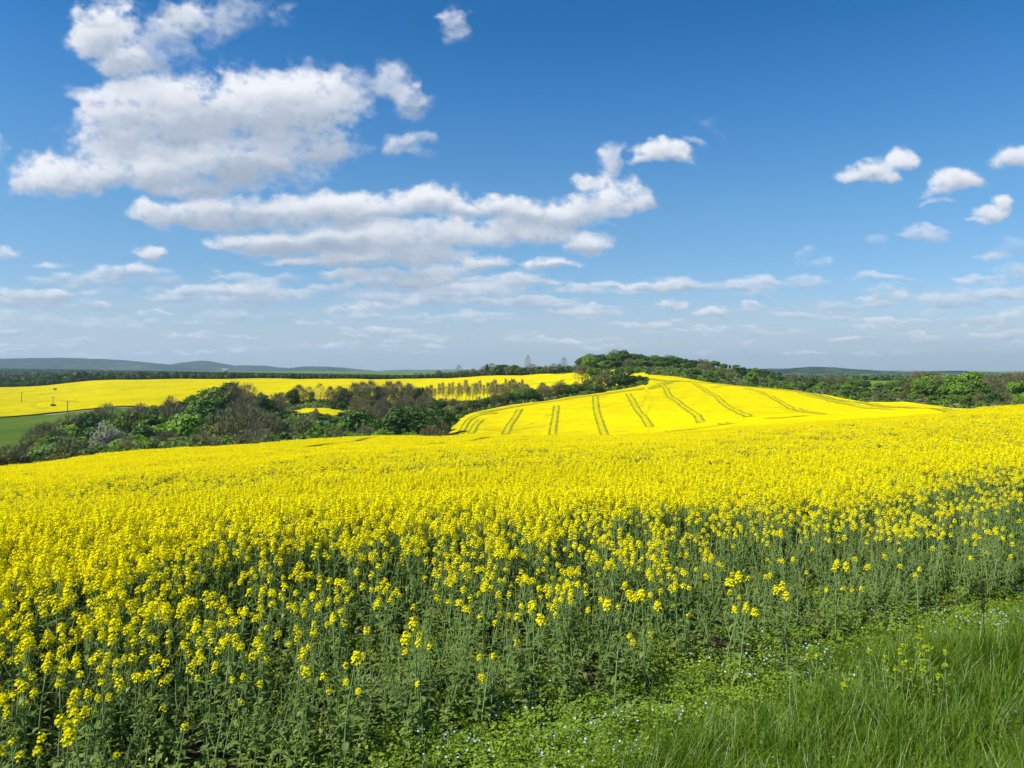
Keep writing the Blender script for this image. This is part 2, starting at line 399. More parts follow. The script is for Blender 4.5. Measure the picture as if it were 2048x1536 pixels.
def strip(name, pts, w, mat, lift):
    """a narrow sheet along pts [(column, distance)] following the land"""
    P = np.array([(float(px(x, Y)), Y) for x, Y in pts])
    t = np.linspace(0, len(P) - 1, max(12, len(P) * 14))
    k = np.arange(len(P))
    X = pchip(k, P[:, 0], t); Y = pchip(k, P[:, 1], t)
    tx, ty = np.gradient(X), np.gradient(Y); L = np.hypot(tx, ty) + 1e-9
    nx, ny = -ty / L, tx / L
    ww = w * (1 + .25 * np.sin(t * 37) + .2 * np.sin(t * 91 + 1))
    s = np.array([-.5, .5])
    Xg = X[:, None] + nx[:, None] * ww[:, None] * s; Yg = Y[:, None] + ny[:, None] * ww[:, None] * s
    return Xg, Yg, canopy(Xg, Yg) + lift
RUTS = []
def ruts(pts, w=.75, gauge=2.1, mat='rut', lift=.06, soft=.0):
    """a pair of wheel ruts = one tramline"""
    P = np.array([(float(px(x, Y)), Y) for x, Y in pts])
    k = np.arange(len(P)); t = np.linspace(0, len(P) - 1, max(24, len(P) * 20))
    X = pchip(k, P[:, 0], t); Y = pchip(k, P[:, 1], t)
    tx, ty = np.gradient(X), np.gradient(Y); L = np.hypot(tx, ty) + 1e-9
    nx, ny = -ty / L, tx / L
    if Y.max() < 150: RUTS.append(np.column_stack([X, Y]))
    V = []; Q = []; b = 0
    for sgn in (-1, 1):
        ww = w * (1 + .3 * np.sin(t * 17 + sgn) + .25 * np.sin(t * 41 + sgn * 2))
        for s in (-.5, .5):
            V.append(np.stack([X + nx * (sgn * gauge / 2 + s * ww), Y + ny * (sgn * gauge / 2 + s * ww)], -1))
        i = np.arange(len(t) - 1); n = len(t)
        Q.append(np.stack([b + i, b + i + 1, b + n + i + 1, b + n + i], -1)); b += 2 * n
    MI = [0] * sum(len(q) for q in Q)
    for s in (-.5, .5): V.append(np.stack([X + nx * s * (gauge - w), Y + ny * s * (gauge - w)], -1))      # trampled crop between the wheels
    Q.append(np.stack([b + i, b + i + 1, b + n + i + 1, b + n + i], -1)); MI += [1] * len(i)
    V = np.concatenate(V)
    V3 = np.column_stack([V, canopy(V[:, 0], V[:, 1]) + lift])
    struct(obj('tramline', mesh_np('tramline', V3, np.concatenate(Q), [M[mat], M['rut_mid']], MI)))

# a row of the photo -> the distance at which the canopy shows it, searched between y0 and y1
def dist(x, row, y0, y1):
    Y = np.linspace(y0, y1, 1200); X = px(np.full(1200, x), Y)
    rr = HZ - F * canopy(X, Y) / Y
    return float(Y[np.argmin(np.abs(rr - row))])
HB, HT = 215, 470
def hill_line(pts, **k): ruts([(x, min(dist(x, y, HB, HT), hill_edge(x) - 4)) for x, y in pts], **k)
hill_line([(919, 868), (930, 850), (943, 836), (965, 828), (995, 825)])
hill_line([(941, 866), (951, 850), (962, 840)], w=.72)
hill_line([(1010, 868), (1018, 852), (1030, 835), (1040, 818)])
hill_line([(1215, 873), (1260, 869), (1330, 863), (1400, 857), (1440, 855)], w=.7, mat='rut_soft')
hill_line([(1104, 873), (1107, 850), (1111, 825), (1113, 811)])
hill_line([(1210, 872), (1202, 850), (1194, 825), (1190, 792)])
hill_line([(1300, 854), (1288, 835), (1272, 815), (1262, 796), (1256, 787)], w=.72)
hill_line([(1322, 863), (1330, 866)], w=.72)
hill_line([(1402, 844), (1385, 825), (1360, 807), (1342, 795), (1330, 775), (1318, 766)], w=.72)
hill_line([(1497, 833), (1470, 820), (1440, 800), (1410, 780), (1388, 767)], w=.72)
hill_line([(1645, 828), (1605, 822), (1575, 812), (1548, 797), (1520, 783), (1490, 776)], w=.72)
hill_line([(1470, 853), (1452, 848), (1444, 846)], w=.72)
hill_line([(1530, 836), (1570, 840), (1612, 846)], w=.7, mat='rut_soft')
hill_line([(1740, 815), (1690, 808), (1640, 795), (1600, 785)], w=.72)
hill_line([(960, 826), (995, 819), (1060, 808), (1150, 795), (1240, 783), (1300, 776), (1325, 768), (1340, 763)], w=1.5, gauge=2.6)
hill_line([(1300, 757), (1335, 762), (1390, 764), (1450, 768), (1540, 777), (1620, 786), (1690, 802), (1760, 812), (1830, 816), (1908, 823)], w=1.9, gauge=2.9)
hill_line([(1425, 775), (1470, 772), (1530, 776)], w=1.2, mat='rut_soft')
hill_line([(1600, 786), (1660, 800), (1720, 812), (1790, 818)], w=1.4, mat='rut_soft')
ruts([(560, 62), (640, 75), (700, 88), (740, 96)], w=.5, mat='rut_soft')
ruts([(850, 52), (930, 72), (1000, 92), (1040, 104)], w=.4, mat='rut_soft')
def far_line(pts, **k): ruts([(x, dist(x, y, 400, 880)) for x, y in pts], **k)
far_line([(0, 811), (40, 806), (85, 803), (120, 801), (160, 804)], w=.8, gauge=2.4, mat='rut')
far_line([(0, 803), (22, 799), (60, 796), (80, 799)], w=.5, gauge=2.2, mat='rut_soft')
far_line([(30, 822), (90, 824), (135, 818), (175, 812)], w=.6, gauge=2.2, mat='rut_soft')
far_line([(85, 803), (64, 811), (70, 814), (110, 816)], w=.6, gauge=2.2, mat='rut_soft')
far_line([(230, 806), (330, 795), (420, 782), (540, 772)], w=.5, gauge=2.2, mat='rut_soft')
far_line([(1060, 768), (1120, 762), (1190, 756)], w=.8, gauge=2.4, mat='rut')
Xg, Yg, Zg = strip('farm_track', [(90, 452), (190, 439), (256, 429), (330, 412), (400, 398)], 3.0, None, -CROP + .12)
struct(obj('farm_track', patch_mesh('farm_track', Xg, Yg, Zg, [M['track']])))

# ------------------------------------------------------------------ distant hills
HILLMAT = ground_mat('wooded_hill', [(.0012, .45), (.01, .55)],
    [(.42, (.010, .026, .014)), (.48, (.022, .048, .02)), (.53, (.036, .062, .026)), (.59, (.085, .11, .045))], 1, .02, 25)
def hill(name, pts, Y, depth, foot):
    """pts: (column, crest row)"""
    xk, rk = zip(*pts)
    x = np.arange(xk[0], xk[-1], 4.); rows = pchip(xk, rk, x)
    rows = rows + .5 * np.sin(x / 9.) * np.sin(x / 23.) + rng.normal(size=len(x)) * .22
    zc = (HZ - rows) / F * Y
    s = np.linspace(-1, 1, 25); prof = np.cos(s * math.pi / 2) ** .9
    Yg = Y + s[None, :] * depth * np.ones((len(x), 1)); Xg = px(x[:, None], Y) * np.ones((1, 25))
    Zg = foot + (zc[:, None] - foot) * prof[None, :] + rng.normal(size=Xg.shape) * depth * .0015 * (prof[None, :] < .99)
    struct(obj(name, patch_mesh(name, Xg, Yg, Zg, [HILLMAT])))
hill('hill', [(-1500, 735), (-900, 722), (-300, 718), (0, 717.5), (100, 716), (200, 718), (260, 722), (310, 727), (345, 731), (400, 740), (470, 752)], 7600, 900, -60)
hill('hill', [(290, 748), (345, 731), (372, 725), (405, 722), (440, 727), (470, 731), (510, 731), (560, 735), (620, 742), (700, 752)], 9000, 900, -70)
hill('hill', [(560, 742), (590, 735.5), (635, 732.5), (680, 735), (720, 739), (760, 742), (800, 748)], 8200, 700, -60)
hill('hill', [(740, 744), (800, 740), (880, 739.5), (960, 738.5), (1100, 737), (1300, 736), (1500, 738), (1560, 737), (1700, 740), (2000, 744), (3200, 742)], 11500, 1200, -80)
hill('hill', [(-900, 743), (-100, 738), (0, 740), (120, 739), (240, 741), (330, 743), (420, 746), (520, 752)], 5200, 700, -45)
hill('hill', [(1480, 748), (1540, 739.5), (1575, 738.5), (1600, 735), (1640, 734), (1680, 737), (1720, 740), (1770, 743), (1820, 745), (1900, 742), (1960, 745), (2048, 749), (2300, 746), (3000, 742)], 4300, 500, -30)

# ------------------------------------------------------------------ trees
def limb_paths(h, r0, nb, spread, seed, first=.3):
    q = random.Random(seed)
    P = [np.array([0, 0, -.3])]; d = np.array([q.uniform(-.05, .05), q.uniform(-.05, .05), 1])
    for i in range(7):
        P.append(P[-1] + d * (h * .85 + .3) / 7); d = d + np.array([q.uniform(-.12, .12), q.uniform(-.12, .12), 0])
    out = [(np.array(P), np.linspace(r0, r0 * .2, len(P)))]
    for b in range(nb):
        t = first + (.9 - first) * b / nb; k = t * 7; i = int(k); s = P[i] + (P[min(i + 1, 7)] - P[i]) * (k - i)
        a = b * 2.4 + q.uniform(-.5, .5); L = spread * (1.1 - t * .6) * q.uniform(.8, 1.2)
        B = [s]; dd = np.array([math.cos(a), math.sin(a), q.uniform(.5, .9)])
        for j in range(4):
            B.append(B[-1] + dd * L / 4); dd = dd + np.array([q.uniform(-.2, .2), q.uniform(-.2, .2), .12])
        out.append((np.array(B), np.linspace(r0 * .45 * (1.1 - t), r0 * .06, 5)))
    return out

def leafy(seed, w, h, zb, nclump, per, leaf, shape='round', gap=.0):
    """crown of clumps: w crown radius, h top, zb crown base"""
    g = np.random.default_rng(seed); mb = MB()
    c0 = np.array([0, 0, (h + zb) / 2]); rad = np.array([w, w, (h - zb) / 2])
    for i in range(nclump):
        v = g.normal(size=3); v /= np.linalg.norm(v); v[2] = abs(v[2]) * 1.0 if g.random() < .55 else v[2]
        k = g.uniform(.35, .95) ** .6
        c = c0 + v * rad * k * .82
        if shape == 'cone': c[:2] *= 1.15 * (1 - (c[2] - zb) / (h - zb)) + .08
        cr = g.uniform(.16, .32) * w * 1.35
        n = int(per * g.uniform(.6, 1.3))
        u = g.normal(size=(n, 3)); u /= np.linalg.norm(u, axis=1, keepdims=True)
        rr = g.random(n) ** .4
        C = c + u * rr[:, None] * cr * np.array([1, 1, .75])
        N = u * .8 + g.normal(size=(n, 3)) * .7 + np.array([0, 0, .5])
        N /= np.linalg.norm(N, axis=1, keepdims=True)
        A = np.cross(N, g.normal(size=(n, 3))); A /= np.linalg.norm(A, axis=1, keepdims=True) + 1e-9
        B = np.cross(N, A); s = leaf * g.uniform(.5, 1.2, (n, 1))
        mb.quads(C, A * s, B * s * .7, 0)
    return mb

def twiggy(seed, w, h, zb, n, length, shape='round', lean=.6):
    g = np.random.default_rng(seed); mb = MB()
    for i in range(n):
        t = g.random() ** .8; z = zb + (h - zb) * t
        if shape == 'tall': rr = w * (.5 + .5 * math.sin(math.pi * min(1, t * 1.1 + .05)))
        else: rr = w * math.sqrt(max(0.04, 1 - (2 * t - .9) ** 2))
        a = g.uniform(0, 2 * math.pi); k = g.random() ** .5
        c = np.array([math.cos(a) * rr * k, math.sin(a) * rr * k, z])
        d = np.array([math.cos(a) * lean * g.uniform(.2, 1), math.sin(a) * lean * g.uniform(.2, 1), 1]) + g.normal(size=3) * .3
        d /= np.linalg.norm(d); L = length * g.uniform(.5, 1.3)
        s = np.cross(d, g.normal(size=3)); s /= np.linalg.norm(s) + 1e-9
        mb.kites(c[None], (d * L)[None], (s * .035 * g.uniform(.6, 1.4))[None], 0)
    return mb

LM = {
 'lime':   leaf_mat('leaves_lime', (.24, .38, .03), (.17, .31, .026), .3, .05, .5, .6, .35),
 'green':  leaf_mat('leaves_green', (.12, .215, .024), (.17, .27, .032), .3, .05, .5, .8, .35),
 'dark':   leaf_mat('leaves_dark', (.048, .105, .018), (.08, .155, .024), .22, .05, .5, .8, .35),
 'olive':  leaf_mat('leaves_olive', (.17, .175, .045), (.19, .22, .045), .2, .0, .5, .8, .35),
 'willow': leaf_mat('leaves_willow', (.20, .29, .055), (.16, .26, .045), .3, .05, .5, .6, .35),
 'brown':  leaf_mat('twigs_brown', (.19, .165, .095), (.22, .20, .11), .0, 0, .5, .8, .35),
 'grey':   leaf_mat('twigs_grey', (.20, .17, .115), (.23, .20, .13), .0, 0, .5, .8, .35),
 'blossom':leaf_mat('blossom_white', (.66, .60, .50), (.30, .33, .18), .3, 0, .5, .6, .8),
}
TREES = {}   # kind -> [(crown mesh, trunk mesh, reference height, crown radius)]
def trunk_mesh(name, h, r0, nb, spread, seed, mat):
    mb = MB()
    for P, rad in limb_paths(h, r0, nb, spread, seed): mb.tube(P, rad, 0, 5)
    return mb.mesh(name, [mat], True)
shapes = []
for s, (w, zb, sh) in enumerate([(4.4, .5, 'round'), (3.8, .2, 'round'), (5.0, .8, 'round'), (4.2, .0, 'round')]):
    shapes.append((leafy(100 + s, w, 10, zb, 44, 100, .32, sh), trunk_mesh('trunk', 10, .28, 8, 3.2, 50 + s, M['bark']), w))
for kind in ('lime', 'green', 'dark', 'olive', 'willow', 'blossom'):
    TREES[kind] = []
    for mb, tm, w in shapes:
        TREES[kind].append((mb.mesh('crown_' + kind, [LM[kind]]), tm, 10, w))
# budding trees: leafy haze over bare twigs
mb = leafy(395, 3.6, 10, .3, 60, 60, .17)
TREES['blossom'] = [(mb.mesh('crown_blossom', [LM['blossom']]), shapes[1][1], 10, 3.6)]
TREES['olive'] = []; TREES['brown'] = []
for s in range(3):
    mb = leafy(300 + s, 4.0, 10, 1.5, 24, 45, .26); tw = twiggy(310 + s, 4.1, 10.2, 1.2, 1100, 1.5)
    V = MB(); V.V = mb.V + []; V.Q = list(mb.Q); V.M = list(mb.M); V.n = mb.n
    V.add(np.concatenate(tw.V), np.concatenate(tw.Q), 1)
    TREES['olive'].append((V.mesh('crown_olive', [LM['olive'], LM['brown']]), trunk_mesh('trunk', 10, .24, 9, 3.4, 60 + s, M['bark']), 10, 4.0))
    tw = twiggy(330 + s, 4.1, 10.2, 1.0, 2300, 1.6)
    mb = leafy(340 + s, 3.9, 10, 1.0, 18, 30, .2)
    tw.add(np.concatenate(mb.V), np.concatenate(mb.Q), 1)
    TREES['brown'].append((tw.mesh('crown_brown', [LM['brown'], LM['olive']]), trunk_mesh('trunk', 10, .24, 12, 3.6, 70 + s, M['bark_grey']), 10, 4.1))
TREES['tall'] = []
for s in range(3):
    tw = twiggy(360 + s, 1.25, 11.4, 4.2, 620, 1.7, 'tall', .25)
    TREES['tall'].append((tw.mesh('crown_slender', [LM['grey']]), trunk_mesh('trunk', 12, .15, 7, 2.0, 80 + s, M['bark_grey']), 11.5, 1.4))
TREES['grey'] = []
for s in range(2):
    tw = twiggy(370 + s, 3.3, 10.5, 2.6, 650, 1.5)
    TREES['grey'].append((tw.mesh('crown_grey', [LM['grey']]), trunk_mesh('trunk', 10.5, .22, 12, 3.2, 90 + s, M['bark_grey']), 10.5, 3.3))
mb = leafy(390, 2.3, 12, .8, 34, 80, .28, 'cone')
TREES['conifer'] = [(mb.mesh('crown_conifer', [LM['dark']]), trunk_mesh('trunk', 12, .2, 3, 1.0, 95, M['bark']), 12, 2.0)]

ADJ = {'lime': 'bright fresh green leafy', 'green': 'mid green', 'dark': 'dense dark green', 'olive': 'olive budding',
       'willow': 'pale green rounded', 'brown': 'bare brown twiggy', 'grey': 'bare grey twiggy', 'tall': 'slender bare tall', 'blossom': 'white flowering', 'conifer': 'narrow dark conical'}
NAME = {'lime': 'broadleaf_tree', 'green': 'broadleaf_tree', 'dark': 'broadleaf_tree', 'olive': 'budding_tree', 'willow': 'willow_tree',
        'brown': 'bare_tree', 'grey': 'bare_tree', 'tall': 'slender_tree', 'blossom': 'blossom_tree', 'conifer': 'conifer_tree'}
REG = []      # (root, kind, place, column)
def tree(kind, x, Y, top=None, h=None, wide=1.0, place='', group='', own=None):
    """top: row of the tree's top in the photo; h: height"""
    X = float(px(x, Y)); zg = float(ground(X, Y))
    if h is None: h = min(22, max(3.0, (HZ - top) / F * Y - zg))
    cm, tm, H, w = rnd.choice(TREES[kind])
    root = bpy.data.objects.new(NAME[kind], None); COL.objects.link(root)
    root.empty_display_size = 1
    k = h / H
    root.location = (X, Y, zg); root.rotation_euler = (0, 0, rnd.uniform(0, 6.28))
    root.scale = (k * wide, k * wide, k)
    obj('crown', cm, root); obj('trunk', tm, root)
    root['category'] = 'tree'; root['group'] = group
    REG.append((root, kind, place, x, own))
    return root

def row(place, group, Y, tops, step, kinds, jitY=12, jitT=5, wide=(.85, 1.25), skip=(), x0=None, x1=None):
    xk, tk = zip(*tops)
    x = (x0 if x0 is not None else xk[0]); end = x1 if x1 is not None else xk[-1]
    bag, wts = zip(*kinds)
    while x <= end:
        if not any(a < x < b for a, b in skip):
            Yj = (Y if not callable(Y) else Y(x)) + rnd.uniform(-jitY, jitY)
            tree(rnd.choices(bag, wts)[0], x, Yj, float(np.interp(x, xk, tk)) + rnd.uniform(-jitT * .6, jitT), wide=rnd.uniform(*wide), place=place, group=group)
        x += step * rnd.uniform(.7, 1.3)

VG = 'trees of the wood in the valley beyond the near field'
# valley wood, nearest row first; tops given as rows of the photo
row('in the front row of the valley wood', VG, 172, [(-60, 905), (0, 904), (50, 897), (100, 885), (180, 886), (270, 877), (340, 872), (420, 875), (500, 866), (600, 868), (700, 862), (800, 858), (872, 856)], 40,
    [('olive', 3), ('green', 3), ('willow', 2), ('lime', 1), ('brown', 1)], 8, 6, (1.0, 1.5))
tree('willow', 128, 195, 860, wide=1.5, place='', group=VG, own='broad pale green rounded tree left of the white blossom tree')
tree('blossom', 214, 208, 836, wide=.85, place='', group=VG, own='white blossoming tree standing between dark green trees in the valley')
tree('dark', 178, 225, 842, wide=1.0, group=VG, own='dark green tree just left of the white blossom tree')
tree('dark', 248, 228, 850, wide=.9, group=VG, own='dark green tree just right of the white blossom tree')
tree('lime', 275, 190, 864, wide=1.25, group=VG, own='light green bushy tree below and right of the white blossom tree')
tree('lime', 365, 235, 826, wide=1.25, group=VG, own='bright green domed tree in the middle of the left part of the valley wood')
tree('dark', 552, 190, 852, wide=1.2, group=VG, own='dark green rounded tree just left of the small gap showing yellow field')
tree('dark', 700, 218, 819, wide=1.15, group=VG, own='big dark green tree just right of the small gap showing yellow field')
tree('dark', 745, 212, 838, wide=1.0, group=VG, own='dark green tree between the two biggest dark trees of the valley wood')
tree('dark', 822, 222, 813, wide=1.3, group=VG, own='biggest dark green tree at the end of the valley wood by the hill field')
tree('green', 640, 205, 847, wide=1.2, group=VG, own='mid green tree standing below the small gap showing yellow field')
tree('olive', 606, 215, 842, wide=1.0, group=VG, own='olive tree at the lower left corner of the small gap showing yellow field')
tree('green', 672, 208, 842, wide=1.1, group=VG, own='mid green tree at the lower right corner of the small gap showing yellow field')
row('in the second row of the valley wood', VG, 225, [(60, 880), (110, 845), (170, 840), (300, 845), (400, 838), (440, 838), (480, 815), (520, 828), (560, 845), (600, 852), (660, 850), (720, 835), (790, 832), (862, 835), (876, 850)], 38,
    [('green', 3), ('olive', 3), ('brown', 3), ('dark', 2), ('lime', 1)], 10, 6, (.9, 1.3), skip=((150, 270), (330, 395), (575, 668), (680, 725), (800, 850)))
row('in the third row of the valley wood', VG, 285, [(110, 850), (150, 828), (200, 818), (260, 818), (330, 815), (400, 808), (480, 800), (560, 815), (700, 818), (760, 812), (860, 812), (885, 815), (905, 822)], 36,
    [('green', 3), ('dark', 4), ('olive', 3), ('brown', 2)], 10, 5, (.95, 1.35), skip=((575, 685),))
row('at the back of the valley wood', VG, 345, [(180, 822), (260, 818), (330, 800), (370, 792), (400, 782), (430, 772), (460, 766), (485, 773), (520, 782), (560, 797)], 27,
    [('dark', 3), ('olive', 4), ('green', 3), ('brown', 1)], 9, 4, (.9, 1.2))
tree('dark', 203, 335, 815, wide=1.1, group=VG, own='dark green domed tree below the pale track on the left')
tree('dark', 459, 372, 764, wide=.8, group=VG, own='tallest dark pointed tree at the top of the valley wood')
BG = 'bare trees along the strip across the middle of the valley'
row('in the bare scrub behind the valley wood', BG, 400, [(500, 785), (560, 790), (590, 775), (640, 772), (660, 778), (700, 774), (760, 768), (790, 765), (830, 775), (860, 780)], 17,
    [('brown', 6), ('grey', 3), ('dark', 1), ('olive', 1)], 8, 4, (.8, 1.1))
row('in the scrub below the bare trees', BG, 372, [(560, 800), (640, 800), (720, 798), (800, 795), (880, 800), (960, 803), (1030, 800)], 22,
    [('brown', 6), ('olive', 3), ('dark', 1)], 8, 4, (.9, 1.3), skip=((575, 665),))
tree('green', 815, 405, 768, wide=.8, group=BG, own='round mid green tree at the left end of the slender bare row')
tree('dark', 840, 402, 770, wide=.9, group=BG, own='dark green round tree beside the left end of the slender bare row')
row('in the hedge below the slender trees', BG, 388, [(850, 796), (900, 800), (1000, 800), (1060, 796)], 13, [('brown', 4), ('dark', 3), ('olive', 3)], 6, 4, (1.1, 1.6))
tree('brown', 632, 300, 820, wide=.7, group=VG, own='bare twiggy tree before the small gap showing yellow field')
row('in the row of slender bare trees', 'slender bare trees in a row before the far field', 425, [(848, 778), (880, 772), (920, 768), (980, 766), (1030, 765), (1050, 768)], 7.2,
    [('tall', 8), ('grey', 1), ('brown', 1)], 5, 9, (.7, 1.6))
HG = 'bushes and trees along the upper left edge of the hill field'
row('along the left edge of the hill field', HG, lambda x: hill_edge(x) + 9, [(888, 830), (905, 813), (935, 801), (1000, 787), (1040, 777), (1075, 773), (1100, 773), (1124, 767), (1150, 767), (1180, 758)], 10,
    [('brown', 4), ('dark', 3), ('green', 3), ('olive', 3)], 3, 4, (.95, 1.3))
for x, Y, tp, k, w, own in [
    (1052, 392, 772, 'brown', 1.1, 'bare brown tree right of the slender bare row'),
    (1085, 398, 769, 'brown', 1.0, 'second bare brown tree right of the slender bare row'),
    (1124, 402, 763, 'olive', 1.0, 'olive budding tree standing before the yellow far field'),
    (1176, 380, 755, 'green', .7, 'small round green tree left of the clump on the hilltop edge'),
    (1206, 386, 747, 'olive', 1.0, 'olive green tree at the left of the clump on the hilltop edge'),
    (1190, 376, 765, 'green', 1.1, 'low green bush at the foot of the clump on the hilltop edge'),
    (1222, 390, 751, 'dark', 1.0, 'dark green tree inside the clump on the hilltop edge'),
    (1240, 394, 744, 'dark', 1.15, 'darkest tallest tree of the clump on the hilltop edge'),
    (1262, 398, 748, 'dark', 1.1, 'dark green tree right of the tallest one on the hilltop edge'),
    (1280, 402, 749, 'dark', 1.0, 'dark green tree closing the clump on the hilltop edge')]:
    tree(k, x, Y, tp, wide=w * (1.3 if x > 1170 else 1), group=HG, own=own)
row('behind the top of the far field', 'trees behind the top edge of the far rapeseed field', lambda x: float(np.interp(x, FY1, FV1)) + 25,
    [(832, 745), (880, 743), (920, 740), (960, 738), (975, 731), (1000, 728), (1024, 730), (1080, 732), (1120, 727), (1160, 730), (1180, 728)], 12,
    [('green', 5), ('dark', 4), ('olive', 3)], 10, 4, (1.2, 1.8))
FG = 'trees behind the top edge of the far rapeseed field'
tree('grey', 1056, 690, 714, wide=.6, group=FG, own='tall thin bare tree standing above the far field skyline')
tree('grey', 1128, 650, 717, wide=.9, group=FG, own='bare grey tree on the skyline left of the wooded hilltop')
tree('conifer', 974, 735, 725, wide=1.0, group=FG, own='dark pointed conifer on the skyline above the far field')
tree('grey', 918, 765, 732, wide=1.0, group=FG, own='leafless round tree on the skyline left of the dark conifer')
WG = 'trees of the wood on the hilltop behind the hill field'
row('on the skyline of the hilltop wood', WG, 640, [(1168, 712), (1200, 706), (1240, 704), (1290, 708), (1340, 711), (1390, 716), (1440, 722), (1490, 732), (1540, 741), (1570, 747)], 13,
    [('dark', 6), ('green', 3), ('conifer', 1), ('olive', 2)], 14, 3, (1.2, 1.7))
row('in the middle of the hilltop wood', WG, 590, [(1175, 722), (1240, 718), (1300, 720), (1360, 724), (1420, 730), (1480, 740), (1540, 749)], 18,
    [('green', 4), ('olive', 4), ('dark', 3), ('lime', 1)], 12, 4, (1.3, 1.8))
row('at the foot of the hilltop wood', WG, lambda x: max(hill_edge(x) + 22, 480), [(1165, 733), (1240, 733), (1290, 737), (1340, 738), (1400, 738), (1440, 742), (1500, 750), (1545, 756)], 20,
    [('green', 4), ('olive', 2), ('willow', 3), ('dark', 2)], 8, 4, (1.0, 1.4))
tree('lime', 1176, 585, 706, wide=1.0, group=WG, own='yellow green tree at the left end of the hilltop wood')
tree('dark', 1246, 610, 699, wide=1.0, group=WG, own='tallest tree on top of the hilltop wood')
tree('willow', 1390, 478, 733, wide=1.5, group=WG, own='broad pale green tree at the foot of the hilltop wood')
tree('lime', 1503, 462, 741, wide=1.1, group=WG, own='bright green domed tree at the right end of the hilltop wood')
RG = 'trees of the wood beyond the right end of the hill field'
tops_r = [(1545, 752), (1600, 752), (1660, 751), (1720, 757), (1770, 765), (1800, 757), (1840, 744), (1870, 742), (1900, 748), (1950, 745), (2000, 754), (2048, 750), (2120, 745)]
row('on the skyline of the right wood', RG, lambda x: hill_edge(x) + 130 if x < 1900 else 400, tops_r, 19, [('dark', 3), ('green', 4), ('olive', 4), ('brown', 2)], 15, 4, (1.0, 1.4))
row('in the middle of the right wood', RG, lambda x: hill_edge(x) + 65 if x < 1900 else 340, [(a, b + 12) for a, b in tops_r], 21, [('green', 5), ('olive', 3), ('lime', 2), ('dark', 2), ('brown', 1)], 12, 5, (1.0, 1.4))
row('in the front row of the right wood', RG, lambda x: hill_edge(x) + 16 if x < 1950 else 262, [(1545, 764), (1600, 768), (1660, 776), (1740, 782), (1800, 784), (1870, 785), (1950, 785), (2050, 788), (2120, 786)], 22,
    [('green', 5), ('olive', 3), ('dark', 3), ('lime', 1)], 6, 5, (1.0, 1.4))
row('in the dip beyond the hill field', RG, 236, [(1965, 803), (2048, 804), (2120, 803)], 26, [('olive', 3), ('green', 2)], 5, 3, (1.0, 1.5))
tree('lime', 1846, 360, 750, wide=1.1, group=RG, own='bright green tree at the left shoulder of the right wood')
tree('lime', 1880, 372, 744, wide=1.3, group=RG, own='bright green tree with layered crown on the right wood skyline')
tree('lime', 1952, 385, 742, wide=1.5, group=RG, own='widest bright green crown on the skyline of the right wood')
tree('brown', 1985, 330, 756, wide=1.3, group=RG, own='bare brown tree before the widest bright green crown')
tree('conifer', 2006, 430, 743, wide=.7, group=RG, own='small dark conifer poking above the right wood skyline')

ORD = ['first', 'second', 'third', 'fourth', 'fifth', 'sixth', 'seventh', 'eighth', 'ninth', 'tenth', 'eleventh', 'twelfth', 'thirteenth', 'fourteenth',
       'fifteenth', 'sixteenth', 'seventeenth', 'eighteenth', 'nineteenth', 'twentieth'] + ['twenty-' + q for q in
       ['first', 'second', 'third', 'fourth', 'fifth', 'sixth', 'seventh', 'eighth', 'ninth']] + ['thirtieth'] + ['thirty-' + q for q in ['first', 'second', 'third', 'fourth', 'fifth']]
buckets = {}
for root, kind, place, x, own in REG:
    if own: root['label'] = own
    else: buckets.setdefault((place, kind), []).append((x, root))
for (place, kind), L in buckets.items():
    L.sort(key=lambda q: q[0]); n = len(L)
    for i, (x, root) in enumerate(L):
        if n == 1: root['label'] = f'the only {ADJ[kind]} tree {place}'
        elif i == n - 1: root['label'] = f'rightmost {ADJ[kind]} tree {place}'
        elif i == 0: root['label'] = f'leftmost {ADJ[kind]} tree {place}'
        else: root['label'] = f'{ORD[i]} {ADJ[kind]} tree from the left {place}'
print('TREES', len(REG))

